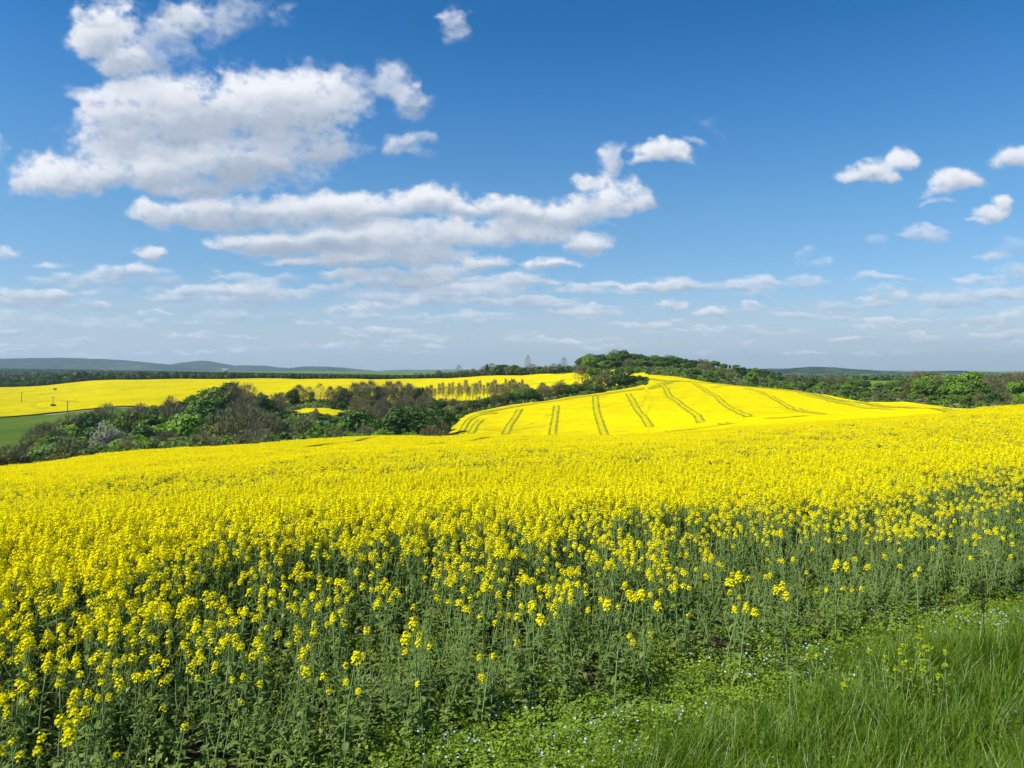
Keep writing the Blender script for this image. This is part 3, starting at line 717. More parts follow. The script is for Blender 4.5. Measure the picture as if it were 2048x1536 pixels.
# ------------------------------------------------------------------ scatter (stuff nobody could count)
def scatter(name, P, rot, scl, var, protos, label, cat):
    me = bpy.data.meshes.new(name)
    me.vertices.add(len(P)); me.vertices.foreach_set('co', np.asarray(P, np.float32).ravel())
    a = me.attributes.new('rot', 'FLOAT_VECTOR', 'POINT'); a.data.foreach_set('vector', np.asarray(rot, np.float32).ravel())
    a = me.attributes.new('scl', 'FLOAT_VECTOR', 'POINT'); a.data.foreach_set('vector', np.asarray(scl, np.float32).ravel())
    a = me.attributes.new('var', 'INT', 'POINT'); a.data.foreach_set('value', np.asarray(var, np.int32))
    o = obj(name, me)
    tag(o, label, cat, kind='stuff')
    ng = bpy.data.node_groups.new(name, 'GeometryNodeTree')
    ng.interface.new_socket('Geometry', in_out='INPUT', socket_type='NodeSocketGeometry')
    ng.interface.new_socket('Geometry', in_out='OUTPUT', socket_type='NodeSocketGeometry')
    gi = ng.nodes.new('NodeGroupInput'); go = ng.nodes.new('NodeGroupOutput'); jn = ng.nodes.new('GeometryNodeJoinGeometry')
    def attr(nm, ty):
        n = ng.nodes.new('GeometryNodeInputNamedAttribute'); n.data_type = ty; n.inputs['Name'].default_value = nm
        return n.outputs['Attribute']
    rv, sv, vv = attr('rot', 'FLOAT_VECTOR'), attr('scl', 'FLOAT_VECTOR'), attr('var', 'INT')
    er = ng.nodes.new('FunctionNodeEulerToRotation'); ng.links.new(rv, er.inputs[0])
    for k, pm in enumerate(protos):
        po = bpy.data.objects.new(name + '_source', pm)      # never linked: only read by the nodes
        oi = ng.nodes.new('GeometryNodeObjectInfo'); oi.inputs['Object'].default_value = po; oi.inputs['As Instance'].default_value = False
        cp = ng.nodes.new('FunctionNodeCompare'); cp.data_type = 'INT'; cp.operation = 'EQUAL'
        ng.links.new(vv, cp.inputs[2]); cp.inputs[3].default_value = k
        ip = ng.nodes.new('GeometryNodeInstanceOnPoints')
        ng.links.new(gi.outputs[0], ip.inputs['Points']); ng.links.new(cp.outputs[0], ip.inputs['Selection'])
        ng.links.new(oi.outputs['Geometry'], ip.inputs['Instance']); ng.links.new(er.outputs[0], ip.inputs['Rotation'])
        ng.links.new(sv, ip.inputs['Scale']); ng.links.new(ip.outputs[0], jn.inputs[0])
    ng.links.new(jn.outputs[0], go.inputs[0])
    md = o.modifiers.new('scatter', 'NODES'); md.node_group = ng
    return o

def rz(n, tilt=.0):
    return np.column_stack([rng.normal(size=n) * tilt, rng.normal(size=n) * tilt, rng.uniform(0, 6.283, n)])
def sc3(s): return np.repeat(np.asarray(s)[:, None], 3, 1)

# far woods
WM = [leaf_mat('far_wood_green', (.06, .115, .028), (.12, .18, .05), .1, 0), leaf_mat('far_wood_dark', (.03, .062, .02), (.065, .11, .03), .1, 0),
      leaf_mat('far_wood_brown', (.11, .10, .055), (.15, .16, .065), .1, 0)]
wp = []
for s, m in enumerate([0, 0, 1, 1, 2, 0]):
    g = np.random.default_rng(500 + s); mb = MB(); n = 150
    u = g.normal(size=(n, 3)); u /= np.linalg.norm(u, axis=1, keepdims=True)
    C = u * np.array([5, 5, 5.5]) * g.uniform(.6, 1, (n, 1)) + np.array([0, 0, 6])
    N = u + g.normal(size=(n, 3)) * .5; N /= np.linalg.norm(N, axis=1, keepdims=True)
    A = np.cross(N, g.normal(size=(n, 3))); A /= np.linalg.norm(A, axis=1, keepdims=True); B = np.cross(N, A)
    mb.quads(C, A * 1.2, B * 1.2); wp.append(mb.mesh('far_tree_source', [WM[m]]))
def wood_pts(n, xa, xb, ya, yb, dens=None):
    x = rng.uniform(xa, xb, n); Y = np.exp(rng.uniform(math.log(ya), math.log(yb), n)); X = px(x, Y)
    k = (np.sin(X / 130 + 2) * np.sin(Y / 170 + 1) + .45 * np.sin(X / 47) * np.sin(Y / 61)) > -.45
    return X[k], Y[k]
parts = [wood_pts(3300, -500, 850, 940, 1300), wood_pts(8500, -700, 850, 1300, 2500), wood_pts(9000, -700, 900, 2500, 4200), wood_pts(1800, 1480, 2400, 520, 900), wood_pts(3500, 1300, 2600, 900, 3600)]
X = np.concatenate([p[0] for p in parts]); Y = np.concatenate([p[1] for p in parts])
xcol = X / Y * F + CX
beh = rng.uniform(-450, 1190, 900); Yb = np.interp(beh, FY1, FV1) + rng.uniform(8, 60, 900)     # belt right behind the far field
keep = rng.random(900) < np.where(beh < 840, 1, .8)
X = np.concatenate([X, px(beh, Yb)[keep]]); Y = np.concatenate([Y, Yb[keep]]); xcol2 = X / Y * F + CX
n = len(X); s = rng.uniform(.65, 1.15, n) * np.where(Y > 1300, 1.25, 1)
s = np.where((Y < 960) & (xcol2 < 1200), s * np.where(xcol2 < 840, .55, .38), s)
tgt = np.interp(xcol2, [-700, 0, 560, 830, 1180, 1290, 1440, 1570] + [q[0] for q in tops_r[2:]], [734, 736, 746, 750, 735, 716, 730, 754] + [q[1] + 4 for q in tops_r[2:]])
tgt = np.where((Y > 900) & (xcol2 > 1180), 749, tgt)
cap = (-(tgt - HZ) / F * Y - ground(X, Y)) / 12
s = np.minimum(s, cap * rng.uniform(.8, 1.0, n)); ok_ = s > .22
X, Y, s = X[ok_], Y[ok_], s[ok_]; n = len(X)
tint = np.clip((np.sin(X / 90) + np.sin(Y / 110 + X / 200) + rng.normal(size=n) * .8) * 1.2 + 2.6, 0, 5.99).astype(int)
scatter('distant_woodland', np.column_stack([X, Y, ground(X, Y)]), rz(n), np.column_stack([s * 1.15, s * 1.15, s]), tint, wp,
        'distant mixed woods covering the low land behind the far fields', 'woodland')

# bramble and scrub under the trees
up = []
for s_, m_ in enumerate([0, 1, 2, 0]):
    g = np.random.default_rng(540 + s_); mb = MB(); n_ = 130
    u = g.normal(size=(n_, 3)); u[:, 2] = np.abs(u[:, 2]); u /= np.linalg.norm(u, axis=1, keepdims=True)
    C = u * np.array([2.2, 2.2, 2.3]) * g.uniform(.5, 1, (n_, 1)); N = u + g.normal(size=(n_, 3)) * .6; N /= np.linalg.norm(N, axis=1, keepdims=True)
    A = np.cross(N, g.normal(size=(n_, 3))); A /= np.linalg.norm(A, axis=1, keepdims=True); B = np.cross(N, A)
    sz = g.uniform(.2, .42, (n_, 1)); mb.quads(C, A * sz, B * sz * .8); up.append(mb.mesh('undergrowth_source', [[LM['green'], LM['dark'], LM['brown']][m_]]))
UX, UY = [], []
def under(n_, xa, xb, ya, yb):
    x = rng.uniform(xa, xb, n_); a_ = np.array([ya(v) if callable(ya) else ya for v in x]); b_ = np.array([yb(v) if callable(yb) else yb for v in x])
    Y_ = a_ + (b_ - a_) * rng.random(n_); UX.extend(px(x, Y_)); UY.extend(Y_)
under(1500, -80, 575, 165, lambda v: np.interp(v, [-80, 60, 110, 200, 330, 575], [190, 190, 250, 330, 385, 400]))
under(700, 575, 700, 160, 255)
under(800, 560, 735, 255, lambda v: float(np.interp(v, FY0, FV0)) - 5)
under(900, 690, 882, 165, lambda v: 330)
under(1100, 480, 870, 375, 425)
under(700, 850, 1080, 350, 408)
under(900, 870, 1180, lambda v: hill_edge(v) + 2, lambda v: hill_edge(v) + 26)
under(420, 1170, 1290, lambda v: hill_edge(v) + 1, lambda v: hill_edge(v) + 10)
under(2200, 1165, 1600, lambda v: max(hill_edge(v) + 6, 478 if v < 1290 else 0) if v > 1290 else float(np.interp(v, [1165, 1230, 1290], [598, 575, 480])), 680)
under(1900, 1560, 2150, lambda v: hill_edge(v) + 5, lambda v: hill_edge(v) + 150)
UX, UY = np.array(UX), np.array(UY); n_ = len(UX); us = rng.uniform(.5, 1.2, n_)
scatter('undergrowth', np.column_stack([UX, UY, ground(UX, UY) - .1]), rz(n_), np.column_stack([us * 1.2, us * 1.2, us]), rng.integers(0, 4, n_), up,
        'scrub and brambles filling the gaps between the trees of the woods', 'undergrowth')
# ------------------------------------------------------------------ rapeseed plants
def leaf_blade(mb, base, az, L, W, rise, m, droop=1.0, segs=3):
    d = np.array([math.cos(az), math.sin(az), 0]); s = np.array([-math.sin(az), math.cos(az), 0])
    V = []; p = np.array(base, float)
    for i in range(segs + 1):
        t = i / segs
        ang = rise - droop * t
        if i: p = p + (d * math.cos(ang) + np.array([0, 0, math.sin(ang)])) * L / segs
        w = W * (math.sin(math.pi * min(.97, t * .85 + .12))) * .5
        fold = np.array([0, 0, .25 * w])
        V += [p - s * w + fold, p, p + s * w + fold]
    Q = []
    for i in range(segs):
        a = i * 3
        Q += [(a, a + 1, a + 4, a + 3), (a + 1, a + 2, a + 5, a + 4)]
    mb.add(V, Q, m)

def flower_head(mb, c, g, size=1.0, n=20, mp=0, mb_i=1):
    c = np.array(c, float)
    t = (np.arange(n) + .5) / n; a = np.arange(n) * 2.4 + g.uniform(0, 6)
    rr = (.007 + .017 * np.sqrt(1 - t)) * size * g.uniform(.8, 1.25, n)
    P = c + np.column_stack([np.cos(a) * rr, np.sin(a) * rr, (-.035 + .055 * t) * size + g.normal(size=n) * .004])
    N = np.column_stack([np.cos(a), np.sin(a), .5 + t * 1.2]) + g.normal(size=(n, 3)) * .25
    N /= np.linalg.norm(N, axis=1, keepdims=True)
    A = np.cross(N, np.array([0, 0, 1.]) + g.normal(size=(n, 3)) * .3); A /= np.linalg.norm(A, axis=1, keepdims=True); B = np.cross(N, A)
    L = .0098 * size
    for D, S in ((A, B), (-A, B), (B, A), (-B, A)):
        mb.kites(P, D * L + N * L * .35, S * L * .5, mp)
    k = 7
    PB = c + g.normal(size=(k, 3)) * .0055 * size + np.array([0, 0, .024 * size])
    Dv = rdir(k, 1.0)
    s = np.cross(Dv, rdir(k))
    mb.kites(PB, Dv * .009 * size, s * .0028 * size, mb_i)

PM = [M['petal'], M['bud'], M['stem'], M['leaf']]
def rape_plant(seed, heads, h=.72, nleaf=9, big=False, low=1.0):
    """returns meshes for stem, flowers, leaves as one MB (materials: petal, bud, stem, leaf)"""
    g = np.random.default_rng(seed); mb = MB(); fls = []; lf = MB()
    lean = g.normal(size=2) * .05; pts = []
    for i in range(6):
        t = i / 5; pts.append([lean[0] * t * t + .006 * math.sin(t * 5 + seed), lean[1] * t * t, t * h])
    pts = np.array(pts); mb.tube(pts, np.linspace(.0058, .0028, 6), 2, 4)
    tips = [pts[-1]]
    for b in range(max(0, heads - 1) if heads else 2):
        t = g.uniform(.5, .8); i = t * 5; k = int(i); p = pts[k] + (pts[k + 1] - pts[k]) * (i - k)
        a = b * 2.2 + g.uniform(0, 1); L = h * (1 - t) * g.uniform(.7, 1.0)
        e = p + np.array([math.cos(a) * L * .42, math.sin(a) * L * .42, L * .95])
        mid = (p + e) / 2 + np.array([math.cos(a), math.sin(a), -.3]) * L * .1
        mb.tube([p, mid, e], [.003, .0026, .002], 2, 3); tips.append(e)
        leaf_blade(lf, p, a, .07, .022, .5, 3, .9)
    for q, e in enumerate(tips):
        fl = MB(); fls.append(fl)
        if q < heads: flower_head(fl, e, g, g.uniform(.62, .98) * (1.12 if big else 1), 30 if big else 20)
        else:                                       # green bud cluster
            k = 9; P = e + g.normal(size=(k, 3)) * .006; D = rdir(k, 1.2); S = np.cross(D, rdir(k)); fl.kites(P, D * .011, S * .0035, 1)
        # pedicels and young pods under the head
        for j in range(7):
            z = -.03 - .018 * j; a = g.uniform(0, 6.28); b0 = e + np.array([0, 0, z])
            D = np.array([math.cos(a), math.sin(a), .7]) * .028
            fl.kites(b0[None], D[None], np.array([[-math.sin(a), math.cos(a), 0]]) * .0018, 2 if j > 2 else 1)
    for j in range(nleaf):
        t = (j + .3) / nleaf; z = h * .78 * t * low; a = j * 2.4 + g.uniform(-.5, .5)
        L = (.115 - .06 * t) * g.uniform(.7, 1.2); W = (.044 - .026 * t) * g.uniform(.8, 1.2)
        leaf_blade(lf, [lean[0] * t * t, lean[1] * t * t, z], a, L, W, g.uniform(.2, .9), 3, g.uniform(.7, 1.5))
    return mb, lf, fls
def merged(*mbs):
    o = MB()
    for m in mbs:
        for V, Q, I in zip(m.V, m.Q, m.M): pass
        o.V += m.V; o.Q += [q + o.n for q in m.Q]; o.M += m.M; o.n += m.n
    return o
near = []
spec = [(1, .66), (2, .70), (2, .64), (3, .72), (3, .70), (4, .74), (4, .70), (5, .76),      # 0-7 flowering
        (0, .60), (0, .52), (1, .60), (1, .50)]                                             # 8-11 green or hardly flowering
for s, (k, h) in enumerate(spec):
    _st, _lf, _fl = rape_plant(700 + s, k, h, 13 if k < 2 else 10, low=1.0)
    near.append(merged(_st, _lf, *_fl).mesh('rapeseed_source', PM))
def leafy_low(seed):
    g = np.random.default_rng(seed); mb = MB()
    for j in range(8):
        leaf_blade(mb, g.normal(size=3) * [.02, .02, 0], j * 2.4 + g.uniform(-.5, .5), g.uniform(.06, .12), g.uniform(.026, .05), g.uniform(.6, 1.3), 3, g.uniform(1.0, 1.6))
    return mb.mesh('rape_rosette_source', PM)
near += [leafy_low(740 + i) for i in range(3)]                                              # 12-14 rosettes

def clump(seed, side, nh, quads, qs, hs, greens, top=.0, depth=.34):
    g = np.random.default_rng(seed); mb = MB()
    c = np.column_stack([g.uniform(-side / 2, side / 2, (nh, 2)), top - np.abs(g.normal(size=nh)) * .09])
    C = np.repeat(c, quads, 0) + g.normal(size=(nh * quads, 3)) * hs
    N = rdir(len(C), 3.2); A, B = perp(N); s = qs * g.uniform(.6, 1.3, (len(C), 1))
    mb.quads(C, A * s, B * s, 0)
    k = max(1, len(C) // 9); C = np.repeat(c, 1, 0)[: nh] + g.normal(size=(nh, 3)) * hs * .6 + [0, 0, hs[2] * 1.2]
    N = rdir(nh, .5); A, B = perp(N); mb.quads(C, A * qs * .5, B * qs * .5, 1)
    C = np.column_stack([g.uniform(-side / 2, side / 2, (greens, 2)), top - .10 - g.uniform(0, depth, greens)])
    N = rdir(greens, .3); A, B = perp(N); s = g.uniform(.5, 1.2, (greens, 1))
    mb.quads(C, A * .055 * s, B * .02 * s, 3)
    m = greens // 2
    C = np.column_stack([g.uniform(-side / 2, side / 2, (m, 2)), np.full(m, top - .22)])
    D = rdir(m, 5) * .2; S, _ = perp(D / .2); mb.quads(C, D, S * .0028, 2)
    return mb.mesh('rapeseed_clump_source', PM)
mid = [clump(800 + i, .62, 52, 14, .0102, (.017, .017, .024), 70) for i in range(5)]
farc = [clump(820 + i, 1.7, 260, 4, .021, (.02, .02, .028), 22, depth=.15) for i in range(4)]

# near plants
n = 62000
X = rng.uniform(-14, 19, n); Y = rng.uniform(.4, 15.5, n)
d = edge_d(X, Y); r = np.hypot(X, Y)
ok = (d > -.25) & (Y > np.abs(X) * .55 - 1.6) & (r < np.where(X > 0, 17.5, 15.8)) & (r > 1.15)
wob = .35 * np.sin(X * 1.7 + 1) + .25 * np.sin(Y * 2.3 + X)
dens = np.clip(.62 + (d + wob) * .12, .25, 1)
ok &= rng.random(n) < dens
X, Y, d, wob = X[ok], Y[ok], d[ok], wob[ok]; n = len(X)
f = np.clip((d + wob * .9 + .15 - np.clip(X, 0, 6) * .08 + np.clip(-X - .5, 0, 3) * .15) / 2.9, 0, 1); f = f ** .9
u = rng.random(n); flo = u < f
var = np.where(flo, np.clip((f * 5.5 + rng.uniform(-.6, 3.2, n)).astype(int), 0, 7), np.where(rng.random(n) < .12 + .3 * f, rng.integers(10, 12, n), rng.integers(8, 10, n)))
hsc = np.clip(.62 + .20 * np.clip(d + wob * .4, -.3, 2), .5, 1.0) * rng.uniform(.86, 1.12, n)
hsc = np.where(flo, np.clip(hsc, .78, 1.1), hsc)
zb = ground(X, Y)
P = np.column_stack([X, Y, zb])
S = np.column_stack([hsc ** .5, hsc ** .5, hsc])
# rosettes and low leaves under and before the edge
m = 6500
x2 = rng.uniform(-4, 9, m); y2 = rng.uniform(.6, 12, m); d2 = edge_d(x2, y2)
k2 = (d2 > -.45) & (d2 < 2.4) & (rng.random(m) < .9) & (np.hypot(x2, y2) > 1.1); x2, y2 = x2[k2], y2[k2]
s2 = rng.uniform(.7, 1.4, len(x2))
P = np.concatenate([P, np.column_stack([x2, y2, ground(x2, y2)])]); S = np.concatenate([S, sc3(s2)])
var = np.concatenate([var, rng.integers(12, 15, len(x2))])
scatter('rapeseed_plants', P, rz(len(P), .06), S, var, near, 'tall flowering rapeseed plants filling the front of the yellow field', 'crop')
print('near plants', len(P))

def fan(y0, y1, step, amax):
    xx, yy = np.meshgrid(np.arange(-y1 * 1.1, y1 * 1.1, step), np.arange(0, y1 * 1.15, step))
    X = xx.ravel() + rng.uniform(-.35, .35, xx.size) * step; Y = yy.ravel() + rng.uniform(-.35, .35, xx.size) * step
    r = np.hypot(X, Y); a = np.abs(np.arctan2(X, Y))
    k = (r > y0) & (r < y1) & (a < amax); return X[k], Y[k]
Xm, Ym = fan(14.6, 62, .60, R(50)); k = edge_d(Xm, Ym) > .4; Xm, Ym = Xm[k], Ym[k]
Xf, Yf = fan(60, 170, 1.65, R(44)); k = Yf < hill_edge(Xf / Yf * F + CX) - 2; Xf, Yf = Xf[k], Yf[k]
thin = lambda X, Y: rng.random(len(X)) < .93
k = thin(Xm, Ym); Xm, Ym = Xm[k], Ym[k]
def off_rut(X, Y, w):
    d = np.full(len(X), 99.)
    for L in RUTS:
        i = np.linspace(0, len(L) - 1, 160); Lx = np.interp(i, np.arange(len(L)), L[:, 0]); Ly = np.interp(i, np.arange(len(L)), L[:, 1])
        d = np.minimum(d, np.hypot(X[:, None] - Lx, Y[:, None] - Ly).min(1))
    return (np.abs(d - .9) > w) | (rng.random(len(X)) < .25)
k = off_rut(Xm, Ym, .4); Xm, Ym = Xm[k], Ym[k]; k = off_rut(Xf, Yf, .75); Xf, Yf = Xf[k], Yf[k]
P = np.column_stack([np.concatenate([Xm, Xf]), np.concatenate([Ym, Yf])])
z = canopy(P[:, 0], P[:, 1]) + rng.normal(size=len(P)) * .04 + .01 - .13 * np.clip(np.sin(P[:, 0] / 4.1 + np.sin(P[:, 1] / 6)) * np.sin(P[:, 1] / 3.3 + P[:, 0] / 11) - .35, 0, 1) * 1.0
var = np.concatenate([rng.integers(0, 5, len(Xm)), rng.integers(5, 9, len(Xf))])
scatter('rapeseed_crop', np.column_stack([P, z]), rz(len(P)), sc3(rng.uniform(.92, 1.12, len(P))), var, mid + farc,
        'dense yellow rapeseed blossom covering the field down to its brow', 'crop')
print('clumps', len(Xm), len(Xf))

# ------------------------------------------------------------------ verge: grass, weeds, speedwell
GMt = [M['blade'], M['blade_dry'], M['weed'], M['speedwell'], M['white'], M['dead']]
def tuft(seed, nb, h, spread, dry=.06, curl=.6):
    g = np.random.default_rng(seed); mb = MB()
    for i in range(nb):
        a = g.uniform(0, 6.28); p = np.array([*(g.normal(size=2) * spread), -.01]); L = h * g.uniform(.5, 1.15); w = g.uniform(.0014, .0029)
        th = g.uniform(.02, .35); s = np.array([-math.sin(a), math.cos(a), 0]); V = []
        for j in range(5):
            t = j / 4
            if j: th += curl * g.uniform(.1, .5); p = p + np.array([math.cos(a) * math.sin(th), math.sin(a) * math.sin(th), math.cos(th)]) * L / 4
            ww = w * (1 - t ** 2 * .93); V += [p - s * ww, p + s * ww]
        mb.add(V, [(2 * j, 2 * j + 1, 2 * j + 3, 2 * j + 2) for j in range(4)], 1 if g.random() < dry else 0)
    return mb.mesh('grass_source', GMt)
def weedlet(seed, flowers=0, white=False):
    g = np.random.default_rng(seed); mb = MB(); n = 60
    C = np.column_stack([g.normal(size=(n, 2)) * .045, g.uniform(.01, .07, n)])
    a = g.uniform(0, 6.28, n); D = np.column_stack([np.cos(a), np.sin(a), g.uniform(-.1, .7, n)]); D /= np.linalg.norm(D, axis=1, keepdims=True)
    S = np.column_stack([-np.sin(a), np.cos(a), g.normal(size=n) * .2]); s = g.uniform(.6, 1.3, (n, 1))
    mb.kites(C, D * .016 * s, S * .006 * s, 2)
    for i in range(flowers):
        c = np.array([*(g.normal(size=2) * .05), g.uniform(.06, .09)]); N = rdir(1, 2.0)[0]
        A = np.cross(N, [1, 0, .1]); A /= np.linalg.norm(A); B = np.cross(N, A)
        for Dv, Sv in ((A, B), (-A, B), (B, A), (-B, A)): mb.kites(c[None], (Dv * .0055)[None], (Sv * .0032)[None], 4 if white else 3)
    return mb.mesh('weed_source', GMt)
gp = [tuft(900 + i, 38, .27, .04, .025) for i in range(4)] + [tuft(910 + i, 26, .12, .03, .08, .4) for i in range(2)]
GE = np.array([(-.9, 3.0), (.45, 3.87), (1.15, 4.66), (2.4, 5.45), (4.3, 6.35), (9, 8.9), (20, 14.2), (60, 33)])
n = 36000
X = rng.uniform(-2.5, 14, n); Y = rng.uniform(-1, 12.5, n)
gd = Y - np.interp(X, GE[:, 0], GE[:, 1]); lu = np.clip((-gd + .5 * np.sin(X * 3.1) * .3) / .6, 0, 1)
k = (gd < .1) & (Y > np.abs(X) * .6 - 1.2) & (np.hypot(X, Y) < 14) & (X > -1.2 - (3 - Y) * .2)
patchy = .86 + .14 * np.sin(X * 2.3 + 1) * np.sin(Y * 2.9)
k &= rng.random(n) < (.35 + .65 * lu)
X, Y, lu, patchy = X[k], Y[k], lu[k], patchy[k]
s = (.42 + .62 * lu) * rng.uniform(.65, 1.3, len(X)) * patchy * (1 + .25 * np.clip((X - 1) / 4, 0, 1))
scatter('verge_grass', np.column_stack([X, Y, ground(X, Y)]), rz(len(X), .2), np.column_stack([np.clip(s, .5, 2) ** .5] * 2 + [s]), rng.integers(0, 4, len(X)), gp,
        'long lush green grass on the verge in the bottom right corner', 'grass')
print('grass', len(X))
wpz = [weedlet(930), weedlet(931), weedlet(932), weedlet(933, 4), weedlet(934, 7), weedlet(935, 3, True)] + gp[4:]
n = 44000
X = rng.uniform(-4, 13, n); Y = rng.uniform(.3, 12.5, n); d = edge_d(X, Y); gd = Y - np.interp(X, GE[:, 0], GE[:, 1])
cov = np.clip(1.15 - np.clip(d, 0, 9) * .55, .05, 1) * np.where(gd < -.3, .4, 1)
bare = (np.sin(X * 4.1 + 2) * np.sin(Y * 3.7) + .4 * np.sin(X * 9 + Y * 7)) > .55
k = (Y > np.abs(X) * .62 - 1.2) & (np.hypot(X, Y) < 13) & (rng.random(n) < cov) & ~(bare & (d > -.2))
X, Y, d, gd = X[k], Y[k], d[k], gd[k]; n = len(X)
blue = (rng.random(n) < .42 * np.clip(1.1 - np.abs(d + .75) * 1.1, 0, 1) * (.5 + .5 * np.sin(X * 2.1 + Y * 3.3)))
var = np.where(blue, rng.integers(3, 5, n), np.where(rng.random(n) < .22, rng.integers(6, 8, n), rng.integers(0, 3, n)))
var = np.where(rng.random(n) < .008, 5, var)
scatter('verge_weeds', np.column_stack([X, Y, ground(X, Y) + .005]), rz(n, .15), sc3(rng.uniform(.7, 1.35, n)), var, wpz,
        'low green weeds dotted with tiny pale blue speedwell flowers along the crop edge', 'weeds')
print('weeds', n)

# ------------------------------------------------------------------ plants that stand out one by one
def single_plant(x, Y, seed, heads, h, label, big=True, cat='flowering plant'):
    X = float(px(x, Y)); root = bpy.data.objects.new('rapeseed_plant', None); COL.objects.link(root)
    root.location = (X, Y, float(ground(X, Y))); root.rotation_euler = (0, 0, rnd.uniform(0, 6))
    st, lf, fls = rape_plant(seed, heads, h, 10, big)
    obj('stem', st.mesh('stem', PM), root)
    for fl in fls: obj('flower_head', fl.mesh('flower_head', PM), root)
    obj('leaves', lf.mesh('leaves', PM), root)
    tag(root, label, cat, 'rapeseed plants standing out at the crop edge')
def at_row(x, row, h):
    """distance at which a plant of height h on the flat ground has its top at row"""
    return (2.0 - h) * F / (row - HZ)
for x, rw, h, hd, lab in [
    (195, 1440, .58, 1, 'single low yellow flower head nearest the bottom left corner'),
    (1228, 1190, .66, 3, 'large bright rapeseed flower cluster standing clear above green stems right of centre'),
    (1290, 1180, .64, 2, 'rapeseed plant with two stacked flower heads right of the large clear cluster'),
    (1068, 1208, .62, 2, 'rapeseed plant with drooping double flower head left of the large clear cluster'),
    (240, 1250, .66, 4, 'widest dome shaped flower cluster in the lower left of the crop'),
    (835, 1245, .60, 2, 'lone yellow flower head low among green stems near bottom centre'),
    (690, 1320, .55, 1, 'small isolated yellow flower head above leafy plants left of bottom centre'),
    (1468, 1148, .64, 2, 'rapeseed flower pair on the sparse edge above the weedy bare patch'),
    (1575, 1168, .62, 3, 'rapeseed cluster low on the crop edge left of the dark grass'),
    (1670, 1118, .66, 3, 'bright rapeseed cluster on the crop edge above the speedwell patch'),
    (1480, 1215, .5, 3, 'short rapeseed plants flowering over the reddish bare patch')]:
    single_plant(x, at_row(x, rw, h), 1000 + x, hd, h, lab)

def spurge(x, Y, seed, n, label):
    g = np.random.default_rng(seed); X = float(px(x, Y)); root = bpy.data.objects.new('meadow_plant', None); COL.objects.link(root)
    root.location = (X, Y, float(ground(X, Y)))
    st, fl, lf = MB(), MB(), MB()
    for i in range(n):
        b = np.array([*(g.normal(size=2) * [.07, .05]), 0]); e = b + np.array([*(g.normal(size=2) * .035), g.uniform(.26, .40)])
        st.tube([b, (b + e) / 2 + g.normal(size=3) * .008, e], [.003, .0026, .002], 2, 4)
        for j in range(7): leaf_blade(lf, b + (e - b) * (.2 + .1 * j), j * 2.4, .035, .012, .5, 3, .6, 2)
        k = 34; u = rdir(k, .3); P = e + u * np.array([.018, .018, .022]) * g.uniform(.4, 1, (k, 1)); N = rdir(k, .6); A, B = perp(N)
        fl.quads(P, A * .006, B * .005, 0)
    ms = [M['spurge'], M['bud'], M['stem'], M['weed']]
    obj('stems', st.mesh('stems', ms), root); obj('blossom', fl.mesh('blossom', ms), root); obj('leaves', lf.mesh('leaves', ms), root)
    tag(root, label, 'meadow plant', 'yellow green flowering plants in the verge grass')
spurge(1795, 4.45, 1, 7, 'yellow green flowering plant in the long grass, left one of the bottom right pair')
spurge(1868, 4.4, 2, 10, 'yellow green flowering plant in the long grass, right one of the bottom right pair')
spurge(1835, 4.75, 4, 4, 'small yellow green plant standing between the flowering pair in the grass')
spurge(1610, 4.35, 3, 3, 'faint yellow green plant alone in the grass left of the flowering pair')

def seed_stalk(x, Y, h, label):
    X = float(px(x, Y)); mb = MB(); g = np.random.default_rng(x)
    pts = np.array([[.01 * math.sin(i), 0, h * i / 5] for i in range(6)]); mb.tube(pts, np.linspace(.0035, .002, 6), 0, 4)
    k = 70; C = np.column_stack([g.normal(size=(k, 2)) * .006, g.uniform(h * .6, h, k)]) ; N = rdir(k); A, B = perp(N); mb.quads(C, A * .005, B * .007, 0)
    o = obj('dock_stalk', mb.mesh('dock_stalk', [plain_mat('dry_stalk', (.05, .05, .03))]))
    o.location = (X, Y, float(ground(X, Y))); tag(o, label, 'stalk')
seed_stalk(1966, 5.15, .62, 'thin dark upright seed stalk above the grass near the right edge')

# ------------------------------------------------------------------ far small things
def pole(x, y_foot, y_top, label):
    Y = dist(x, y_foot, 430, 880); X = float(px(x, Y)); h = (y_foot - y_top) / F * Y + CROP
    root = bpy.data.objects.new('utility_pole', None); COL.objects.link(root); root.location = (X, Y, float(ground(X, Y)))
    m = MB(); m.tube([[0, 0, -.5], [0, 0, h / 2], [0, 0, h]], [.24, .21, .17], 0, 8); obj('post', m.mesh('post', [M['wood_pole']], True), root)
    m = MB(); m.box((0, 0, h - .5), (1.1, .09, .09)); obj('crossarm', m.mesh('crossarm', [M['wood_pole']]), root)
    for s in (-1, 0, 1):
        m = MB(); zb = h - .41 if s else h
        m.tube([[s * .9, 0, zb], [s * .9, 0, zb + .15], [s * .9, 0, zb + .3]], [.06, .1, .04], 0, 6); obj('insulator', m.mesh('insulator', [plain_mat('porcelain', (.35, .33, .3))]), root)
    tag(root, label, 'utility pole', 'utility poles crossing the far rapeseed field')
pole(43, 804, 785, 'utility pole farthest up the left far field, thinnest of the three')
pole(106, 811, 793, 'utility pole in the far field with dark bushes at its foot')
pole(135, 822, 803, 'utility pole nearest the pale track at the field bottom')
def bush(x, row_, h, label, kind='dark', Y=None, wide=1.3):
    Y = Y or dist(x, row_, 430, 880); X = float(px(x, Y)); cm, tm, H, w = TREES[kind][0]
    root = bpy.data.objects.new('bush', None); COL.objects.link(root); root.location = (X, Y, float(ground(X, Y)))
    k = h / H; root.scale = (k * wide, k * wide, k)
    obj('crown', cm, root); obj('trunk', tm, root); tag(root, label, 'bush')
bush(110, 780, 2.6, 'small dark bush alone high in the left far field', wide=1.5)
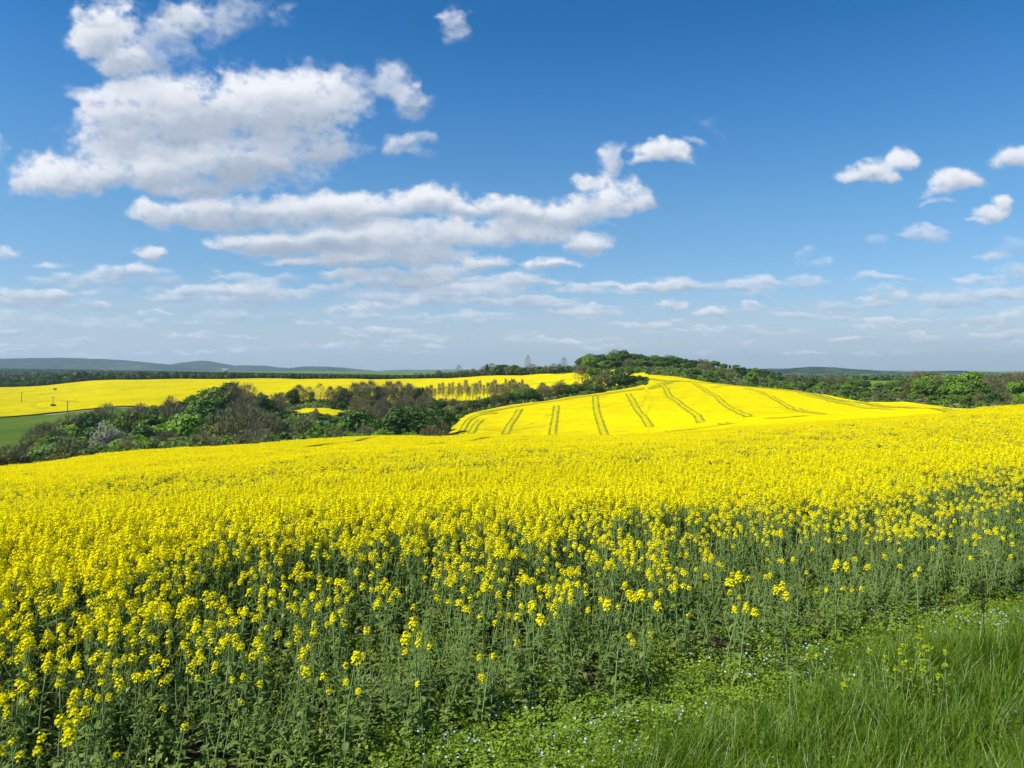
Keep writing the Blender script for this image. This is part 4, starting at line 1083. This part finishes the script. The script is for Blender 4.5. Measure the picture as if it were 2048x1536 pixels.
bush(104, 812, 2.2, 'small dark bush just left of the middle utility pole')
bush(108.5, 812, 2.2, 'small dark bush just right of the middle utility pole')
bush(1170, 0, 2.6, 'tiny pale green sapling at the hill field edge', 'lime', float(hill_edge(1170)) + 1.5, .6)

def house(x, Y, w, d, h, rot, roofc, label, z=None):
    X = float(px(x, Y)); root = bpy.data.objects.new('house', None); COL.objects.link(root)
    root.location = (X, Y, float(ground(X, Y)) if z is None else z); root.rotation_euler = (0, 0, rot)
    m = MB(); m.box((0, 0, h / 2), (w / 2, d / 2, h / 2))
    m.add([(-w/2, -d/2, h), (-w/2, d/2, h), (-w/2, 0, h + d * .42), (-w/2, 0, h + d * .42)], [(0, 1, 2, 3)]); m.add([(w/2, -d/2, h), (w/2, d/2, h), (w/2, 0, h + d * .42), (w/2, 0, h + d * .42)], [(1, 0, 3, 2)])
    obj('wall', m.mesh('wall', [plain_mat('render_white', (.62, .60, .55))]), root)
    m = MB(); rh = d * .46
    for s in (-1, 1):
        m.add([(-w/2 - .4, s * (d/2 + .5), h - .25), (w/2 + .4, s * (d/2 + .5), h - .25), (w/2 + .4, 0, h + rh), (-w/2 - .4, 0, h + rh)], [(0, 1, 2, 3)])
    obj('roof', m.mesh('roof', [plain_mat('roof_tile', roofc)]), root)
    for k in range(3):
        m = MB(); m.box((-w/2 + w * (k + .5) / 3, -d/2 - .02, h * .5), (.5, .03, .6)); obj('window', m.mesh('window', [plain_mat('dark_glass', (.03, .035, .04))]), root)
    tag(root, label, 'house')
house(450, 1150, 8, 5, 3.5, .3, (.42, .40, .37), 'tiny pale house among the far woods above the left field', z=-3.5)
house(163, 1080, 8, 6, 4, -.4, (.25, .22, .2), 'tiny white building in the far woods at the left', z=-14.5)

# ------------------------------------------------------------------ sky: cloud shell on the sky dome
def vnoise(X, Y, seed, octs=5, rough=.55):
    out = np.zeros_like(X); amp = 1; tot = 0; g = np.random.default_rng(seed)
    for o in range(octs):
        T = g.random((256, 256)); x = X * 2 ** o + 11.3 * o; y = Y * 2 ** o + 5.7 * o
        xi = np.floor(x).astype(int); yi = np.floor(y).astype(int); fx = x - xi; fy = y - yi
        fx = fx * fx * fx * (fx * (fx * 6 - 15) + 10); fy = fy * fy * fy * (fy * (fy * 6 - 15) + 10)
        a = T[xi % 256, yi % 256]; b = T[(xi + 1) % 256, yi % 256]; c = T[xi % 256, (yi + 1) % 256]; d = T[(xi + 1) % 256, (yi + 1) % 256]
        out += amp * ((a * (1 - fx) + b * fx) * (1 - fy) + (c * (1 - fx) + d * fx) * fy); tot += amp; amp *= rough
    return out / tot
# clouds: column, row, half width, half height, thickness (1 = dense, <.5 = wisp)
CL = [(430,215,240,72,1),(560,205,160,62,1),(300,235,150,78,1),(235,285,85,70,.9),(185,190,55,30,.6),(640,220,80,62,1),(600,285,110,45,.85),(400,290,160,60,1),
 (110,345,92,44,1),(70,350,55,34,1),(215,345,85,36,1),(320,345,110,42,1),(460,335,115,46,1),(400,372,95,22,1),(560,335,60,32,.6),(640,355,40,22,.35),
 (205,70,68,62,1),(250,125,55,40,.85),(175,60,40,45,.8),(300,105,45,40,.45),(372,30,45,42,.75),(330,60,50,35,.5),(440,70,55,50,.45),(480,40,60,35,.35),(560,35,30,30,.35),(330,15,50,20,.45),(350,120,60,40,.35),
 (785,170,38,42,.55),(812,205,42,34,.75),(725,165,45,28,.45),(690,180,40,40,.6),(790,290,36,24,.65),(835,275,35,16,.4),(835,310,30,16,.25),
 (290,418,45,20,.9),(350,430,60,26,1),(440,425,100,38,1),(540,408,95,30,1),(610,430,110,40,1),(700,425,80,32,1),(780,415,60,26,.9),(862,408,52,30,1),(920,425,40,18,.8),
 (985,415,58,26,1),(1045,432,60,26,1),(1120,432,70,28,1),(1190,420,80,34,1),(1235,395,62,36,1),(1285,400,36,28,.9),(1195,362,40,26,.8),(1225,318,26,36,.7),(1170,352,26,18,.6),
 (460,482,50,18,.95),(560,490,110,24,1),(660,480,130,34,1),(780,480,110,38,1),(890,465,90,28,1),(990,470,90,30,1),(1080,465,80,24,.9),(1175,485,52,26,.85),
 (590,524,65,11,.9),(700,520,100,18,1),(820,510,120,26,1),(700,550,55,10,.9),(790,560,100,22,.9),(880,545,90,20,.9),(960,522,52,16,.95),(1095,527,52,14,1),(900,590,80,14,.6),(1030,560,48,18,.7),(980,580,110,18,.45),
 (1325,312,52,28,1),(1295,325,35,14,.8),(1355,325,30,14,.7),(1390,280,26,10,.35),(1425,240,28,14,.16),(1440,262,20,14,.12),(903,48,30,30,.7),(890,40,20,16,.5),
 (1745,345,46,24,1),(1715,358,30,10,.8),(1800,322,28,20,1),(1775,345,30,20,1),(1905,362,50,22,1),(1875,378,28,14,.8),(1880,402,28,10,.55),(1985,428,38,18,.95),(2003,405,22,20,.9),(1955,445,28,8,.7),
 (2040,318,48,24,.8),(1852,470,48,18,.6),(1750,488,26,12,.25),(1612,500,22,18,.4),(1640,525,28,12,.45),(1600,520,20,10,.3),(1610,556,34,9,.5),(1490,562,42,10,.5),
 (295,503,34,18,.9),(250,545,80,14,.7),(320,560,50,12,.5),(200,560,45,8,.6),(95,532,46,8,.6),(12,507,26,14,.8),(430,538,16,8,.4),
 (420,578,70,12,.6),(500,585,65,17,.75),(560,598,40,12,.7),(470,605,110,12,.4),(95,590,60,14,.7),(40,588,50,14,.6),(170,608,55,9,.6),
 (700,620,40,10,.45),(770,615,50,8,.35),(1165,578,48,10,.6),(1250,585,60,9,.4),(1345,573,46,13,.75),(1430,625,38,11,.75),(1510,618,40,7,.4),(1685,640,42,7,.6),(1800,592,48,12,.6),
 (1760,610,50,10,.5),(1900,600,80,18,.5),(1985,590,80,20,.5),(1960,560,60,11,.5),(1985,516,36,9,.6),(2040,545,50,18,.5),(1830,666,26,5,.6),(2020,500,50,20,.25),(1850,640,60,6,.3),
 (760,592,95,14,.6),(860,602,100,13,.6),(1000,602,90,11,.55),(650,642,80,8,.45),(900,640,120,9,.45),(1100,612,80,9,.5),(450,632,90,9,.45),(250,642,100,8,.4),(-160,300,180,60,.9),(-320,520,150,25,.7),(2300,420,130,35,.8),(2250,560,160,22,.6),(2600,250,180,60,.8),(-600,180,200,70,.8),(-120,560,90,14,.6)]
st = 3.0
gx = np.arange(-900, 2950, st); gy = np.arange(-420, 764, st)
GX, GY = np.meshgrid(gx, gy, indexing='ij')
hz = np.clip((HZ - GY) / 520, .10, 1)                     # clouds are seen flatter and smaller towards the horizon
w1 = vnoise(GX / 95, GY / 80, 1, 5) - .5; w2 = vnoise(GX / 95 + 40, GY / 80 + 9, 2, 5) - .5
w3 = vnoise(GX / 34, GY / 20, 3, 4) - .5; w4 = vnoise(GX / 34 + 7, GY / 20 + 3, 4, 4) - .5
big = np.clip((hz - .25) / .45, 0, 1)
WXp = GX + big * w1 * 62 + (1 - big) * w3 * 34 + w3 * 18
WYp = GY + big * w2 * 52 + (1 - big) * w4 * 13 + w4 * 8
gq = np.random.default_rng(77)
for _ in range(230):
    yy = gq.uniform(555, 712); k_ = (760 - yy) / 200
    CL.append((gq.uniform(-850, 2900), yy, gq.uniform(30, 105) * (.5 + .6 * k_), gq.uniform(4, 11) * (.5 + .8 * k_), gq.uniform(.3, .75)))
D = np.full(GX.shape, -2.0); TH = np.zeros(GX.shape); LN = np.zeros(GX.shape); LW = np.full(GX.shape, 1e-6)
for (cx, cy, rx, ry, th) in CL:
    i0, i1 = np.searchsorted(gx, [cx - rx * 1.9 - 50, cx + rx * 1.9 + 50]); j0, j1 = np.searchsorted(gy, [cy - ry * 2 - 50, cy + ry * 2 + 50])
    if i1 <= i0 or j1 <= j0: continue
    sx_ = (WXp[i0:i1, j0:j1] - cx) / (rx * 1.22); sy_ = (WYp[i0:i1, j0:j1] - cy) / (ry * 1.25); sy_ = np.where(sy_ > 0, sy_ * 1.15, sy_)
    b = 1 - (sx_ ** 2 + sy_ ** 2)
    Dv = D[i0:i1, j0:j1]; m = b > Dv
    e = np.exp(np.clip(b, -3, 1) * 5.0) * (.3 + th)
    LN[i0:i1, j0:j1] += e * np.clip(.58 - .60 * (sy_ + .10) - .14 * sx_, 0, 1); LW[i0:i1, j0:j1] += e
    wgt = np.clip(b + .5, 0, 1)
    TH[i0:i1, j0:j1] = np.maximum(TH[i0:i1, j0:j1], wgt * th)
    D[i0:i1, j0:j1] = np.maximum(Dv, b) + .12 * np.clip(np.minimum(b, Dv) + .3, 0, 1)
f1 = vnoise(GX / 60, GY / 44, 5, 6, .54) - .5; f2 = vnoise(GX / 30, GY / 11, 6, 5, .55) - .5
fn = big * f1 + (1 - big) * f2
fn = fn + (vnoise(GX / 17, GY / 13, 15, 4, .6) - .5) * .45 * big
DD = D + fn * (2.1 - .5 * big) * (1 + 1.1 * np.clip(.85 - TH, 0, 1))
dens = np.clip(DD, 0, 1.2)
T = np.zeros(GX.shape); V0 = np.clip(D + fn * .6, 0, 1.3)
for k in range(1, 15):
    stp = 2.6 * k * np.clip(big, .3, 1)
    si = np.clip((np.arange(len(gx))[:, None] - stp * .42).astype(int), 0, len(gx) - 1); sj = np.clip((np.arange(len(gy))[None, :] - stp).astype(int), 0, len(gy) - 1)
    T += V0[si, sj] * math.exp(-k / 9)
lit = np.exp(-T * .15)
si = np.clip(np.arange(len(gx)) - 3, 0, None); sj = np.clip(np.arange(len(gy)) - 4, 0, None)
rel = np.clip((DD - DD[si][:, sj]) * .9, -.35, .35)
lobe = LN / LW  # bright top and darker bottom painted into each cloud lobe
mid_n = vnoise(GX / 42 + 3, GY / 24, 21, 5, .58) - .5
core = np.clip(DD * 1.4, 0, 1)                         # thin edges let the light through
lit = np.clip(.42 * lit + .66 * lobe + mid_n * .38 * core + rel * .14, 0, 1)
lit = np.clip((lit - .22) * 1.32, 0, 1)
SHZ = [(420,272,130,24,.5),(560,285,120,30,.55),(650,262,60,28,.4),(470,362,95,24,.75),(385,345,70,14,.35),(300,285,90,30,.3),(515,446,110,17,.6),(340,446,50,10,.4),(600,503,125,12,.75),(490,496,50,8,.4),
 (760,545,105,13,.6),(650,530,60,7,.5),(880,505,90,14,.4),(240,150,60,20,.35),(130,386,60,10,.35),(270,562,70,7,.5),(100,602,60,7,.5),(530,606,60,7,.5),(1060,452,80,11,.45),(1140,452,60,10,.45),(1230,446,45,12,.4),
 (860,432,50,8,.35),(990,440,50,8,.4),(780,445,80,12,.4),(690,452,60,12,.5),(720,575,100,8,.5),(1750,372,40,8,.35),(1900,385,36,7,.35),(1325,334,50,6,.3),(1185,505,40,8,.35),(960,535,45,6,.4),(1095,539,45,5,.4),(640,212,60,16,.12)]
shz = np.zeros(GX.shape)  # shade zones painted into the cloud colour, mostly undersides
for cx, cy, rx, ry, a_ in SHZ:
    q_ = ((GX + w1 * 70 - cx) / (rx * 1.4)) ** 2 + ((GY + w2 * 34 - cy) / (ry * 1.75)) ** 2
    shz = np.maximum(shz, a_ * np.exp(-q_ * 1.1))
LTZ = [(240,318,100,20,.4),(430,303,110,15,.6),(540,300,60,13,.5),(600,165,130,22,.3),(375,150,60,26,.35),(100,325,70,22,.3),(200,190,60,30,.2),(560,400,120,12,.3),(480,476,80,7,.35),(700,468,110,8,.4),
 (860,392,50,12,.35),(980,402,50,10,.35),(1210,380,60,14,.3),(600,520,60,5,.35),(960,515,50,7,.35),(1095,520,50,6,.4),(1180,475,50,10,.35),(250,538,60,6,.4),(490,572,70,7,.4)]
ltz = np.zeros(GX.shape)  # light zones: sunlit rims and tops painted into the cloud colour
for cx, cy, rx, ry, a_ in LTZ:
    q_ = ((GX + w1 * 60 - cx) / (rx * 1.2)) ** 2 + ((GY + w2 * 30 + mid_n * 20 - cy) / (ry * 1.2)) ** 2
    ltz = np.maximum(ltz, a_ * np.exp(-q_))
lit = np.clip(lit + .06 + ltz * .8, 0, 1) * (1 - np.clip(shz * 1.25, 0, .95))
lit = lit * core + np.clip(lit * .5 + .42, 0, 1) * (1 - core)
amax = np.clip(TH * 1.15, 0, 1)
low = np.clip((GY - 540) / 120, 0, 1) * np.clip((745 - GY) / 60, .15, 1)
st1 = vnoise(GX / 150, GY / 13, 8, 5, .6)
veil = low * np.clip((st1 - .40) * 3.0, 0, 1) * .55 + np.clip((GY - 560) / 150, 0, 1) * .42
dx, dz = (GX - CX) / F, (HZ - GY) / F
Ln = np.sqrt(dx ** 2 + 1 + dz ** 2); RD = 60000
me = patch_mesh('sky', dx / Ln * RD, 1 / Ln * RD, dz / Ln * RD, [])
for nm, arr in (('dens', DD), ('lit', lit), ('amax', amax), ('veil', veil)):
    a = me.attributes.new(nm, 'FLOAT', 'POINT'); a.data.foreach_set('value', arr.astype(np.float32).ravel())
m, t, out = nodes('cloud')
def at(nm):
    n = t.nodes.new('ShaderNodeAttribute'); n.attribute_name = nm; return n.outputs['Fac']
def mth(op, a, b, c=None, clamp=False):
    n = t.nodes.new('ShaderNodeMath'); n.operation = op; n.use_clamp = clamp
    for i, v in enumerate((a, b, c)):
        if v is None: continue
        if isinstance(v, (int, float)): n.inputs[i].default_value = v
        else: t.links.new(v, n.inputs[i])
    return n.outputs[0]
nz = noise(t, 1, 5, .6, geo_pos(t, (1 / 900, 1 / 900, 1 / 700)))
fine = mth('MULTIPLY_ADD', mth('SUBTRACT', nz.outputs[0], .5), .7, at('dens'))
mr = t.nodes.new('ShaderNodeMapRange'); mr.interpolation_type = 'SMOOTHSTEP'
mr.inputs['From Min'].default_value = -.12; t.links.new(mth('MULTIPLY_ADD', at('amax'), -.9, 1.88), mr.inputs['From Max'])
t.links.new(fine, mr.inputs['Value'])
al = mth('MULTIPLY', mr.outputs[0], at('amax'))
inv = mth('MULTIPLY', mth('SUBTRACT', 1, al), mth('SUBTRACT', 1, at('veil')))
alpha = mth('SUBTRACT', 1, inv, None, True)
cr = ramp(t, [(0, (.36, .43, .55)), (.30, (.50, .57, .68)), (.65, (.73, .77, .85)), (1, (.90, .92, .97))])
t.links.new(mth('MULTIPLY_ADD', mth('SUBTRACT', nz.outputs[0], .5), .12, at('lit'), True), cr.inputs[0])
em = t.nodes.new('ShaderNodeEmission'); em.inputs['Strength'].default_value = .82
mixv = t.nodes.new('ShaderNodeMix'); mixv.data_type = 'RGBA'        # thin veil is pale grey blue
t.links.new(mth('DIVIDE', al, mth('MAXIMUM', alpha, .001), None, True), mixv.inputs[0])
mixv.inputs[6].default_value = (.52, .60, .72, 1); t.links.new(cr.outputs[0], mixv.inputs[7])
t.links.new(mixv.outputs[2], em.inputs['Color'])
tp = t.nodes.new('ShaderNodeBsdfTransparent'); mx = t.nodes.new('ShaderNodeMixShader')
t.links.new(alpha, mx.inputs[0]); t.links.new(tp.outputs[0], mx.inputs[1]); t.links.new(em.outputs[0], mx.inputs[2]); t.links.new(mx.outputs[0], out.inputs[0])
me.materials.append(m)
m.cycles.emission_sampling = 'NONE'
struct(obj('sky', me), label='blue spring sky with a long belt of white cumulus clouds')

# ------------------------------------------------------------------ haze
HAZE = 6e-5
mb = MB(); mb.box((0, 6500, 30), (19000, 9500, 290))
m, t, out = nodes('haze')
pv = t.nodes.new('ShaderNodeVolumePrincipled'); pv.inputs['Color'].default_value = (.58, .76, 1, 1)
pv.inputs['Density'].default_value = HAZE; pv.inputs['Anisotropy'].default_value = .2
t.links.new(pv.outputs[0], out.inputs['Volume'])
o = obj('haze', mb.mesh('haze', [m])); tag(o, kind='stuff')
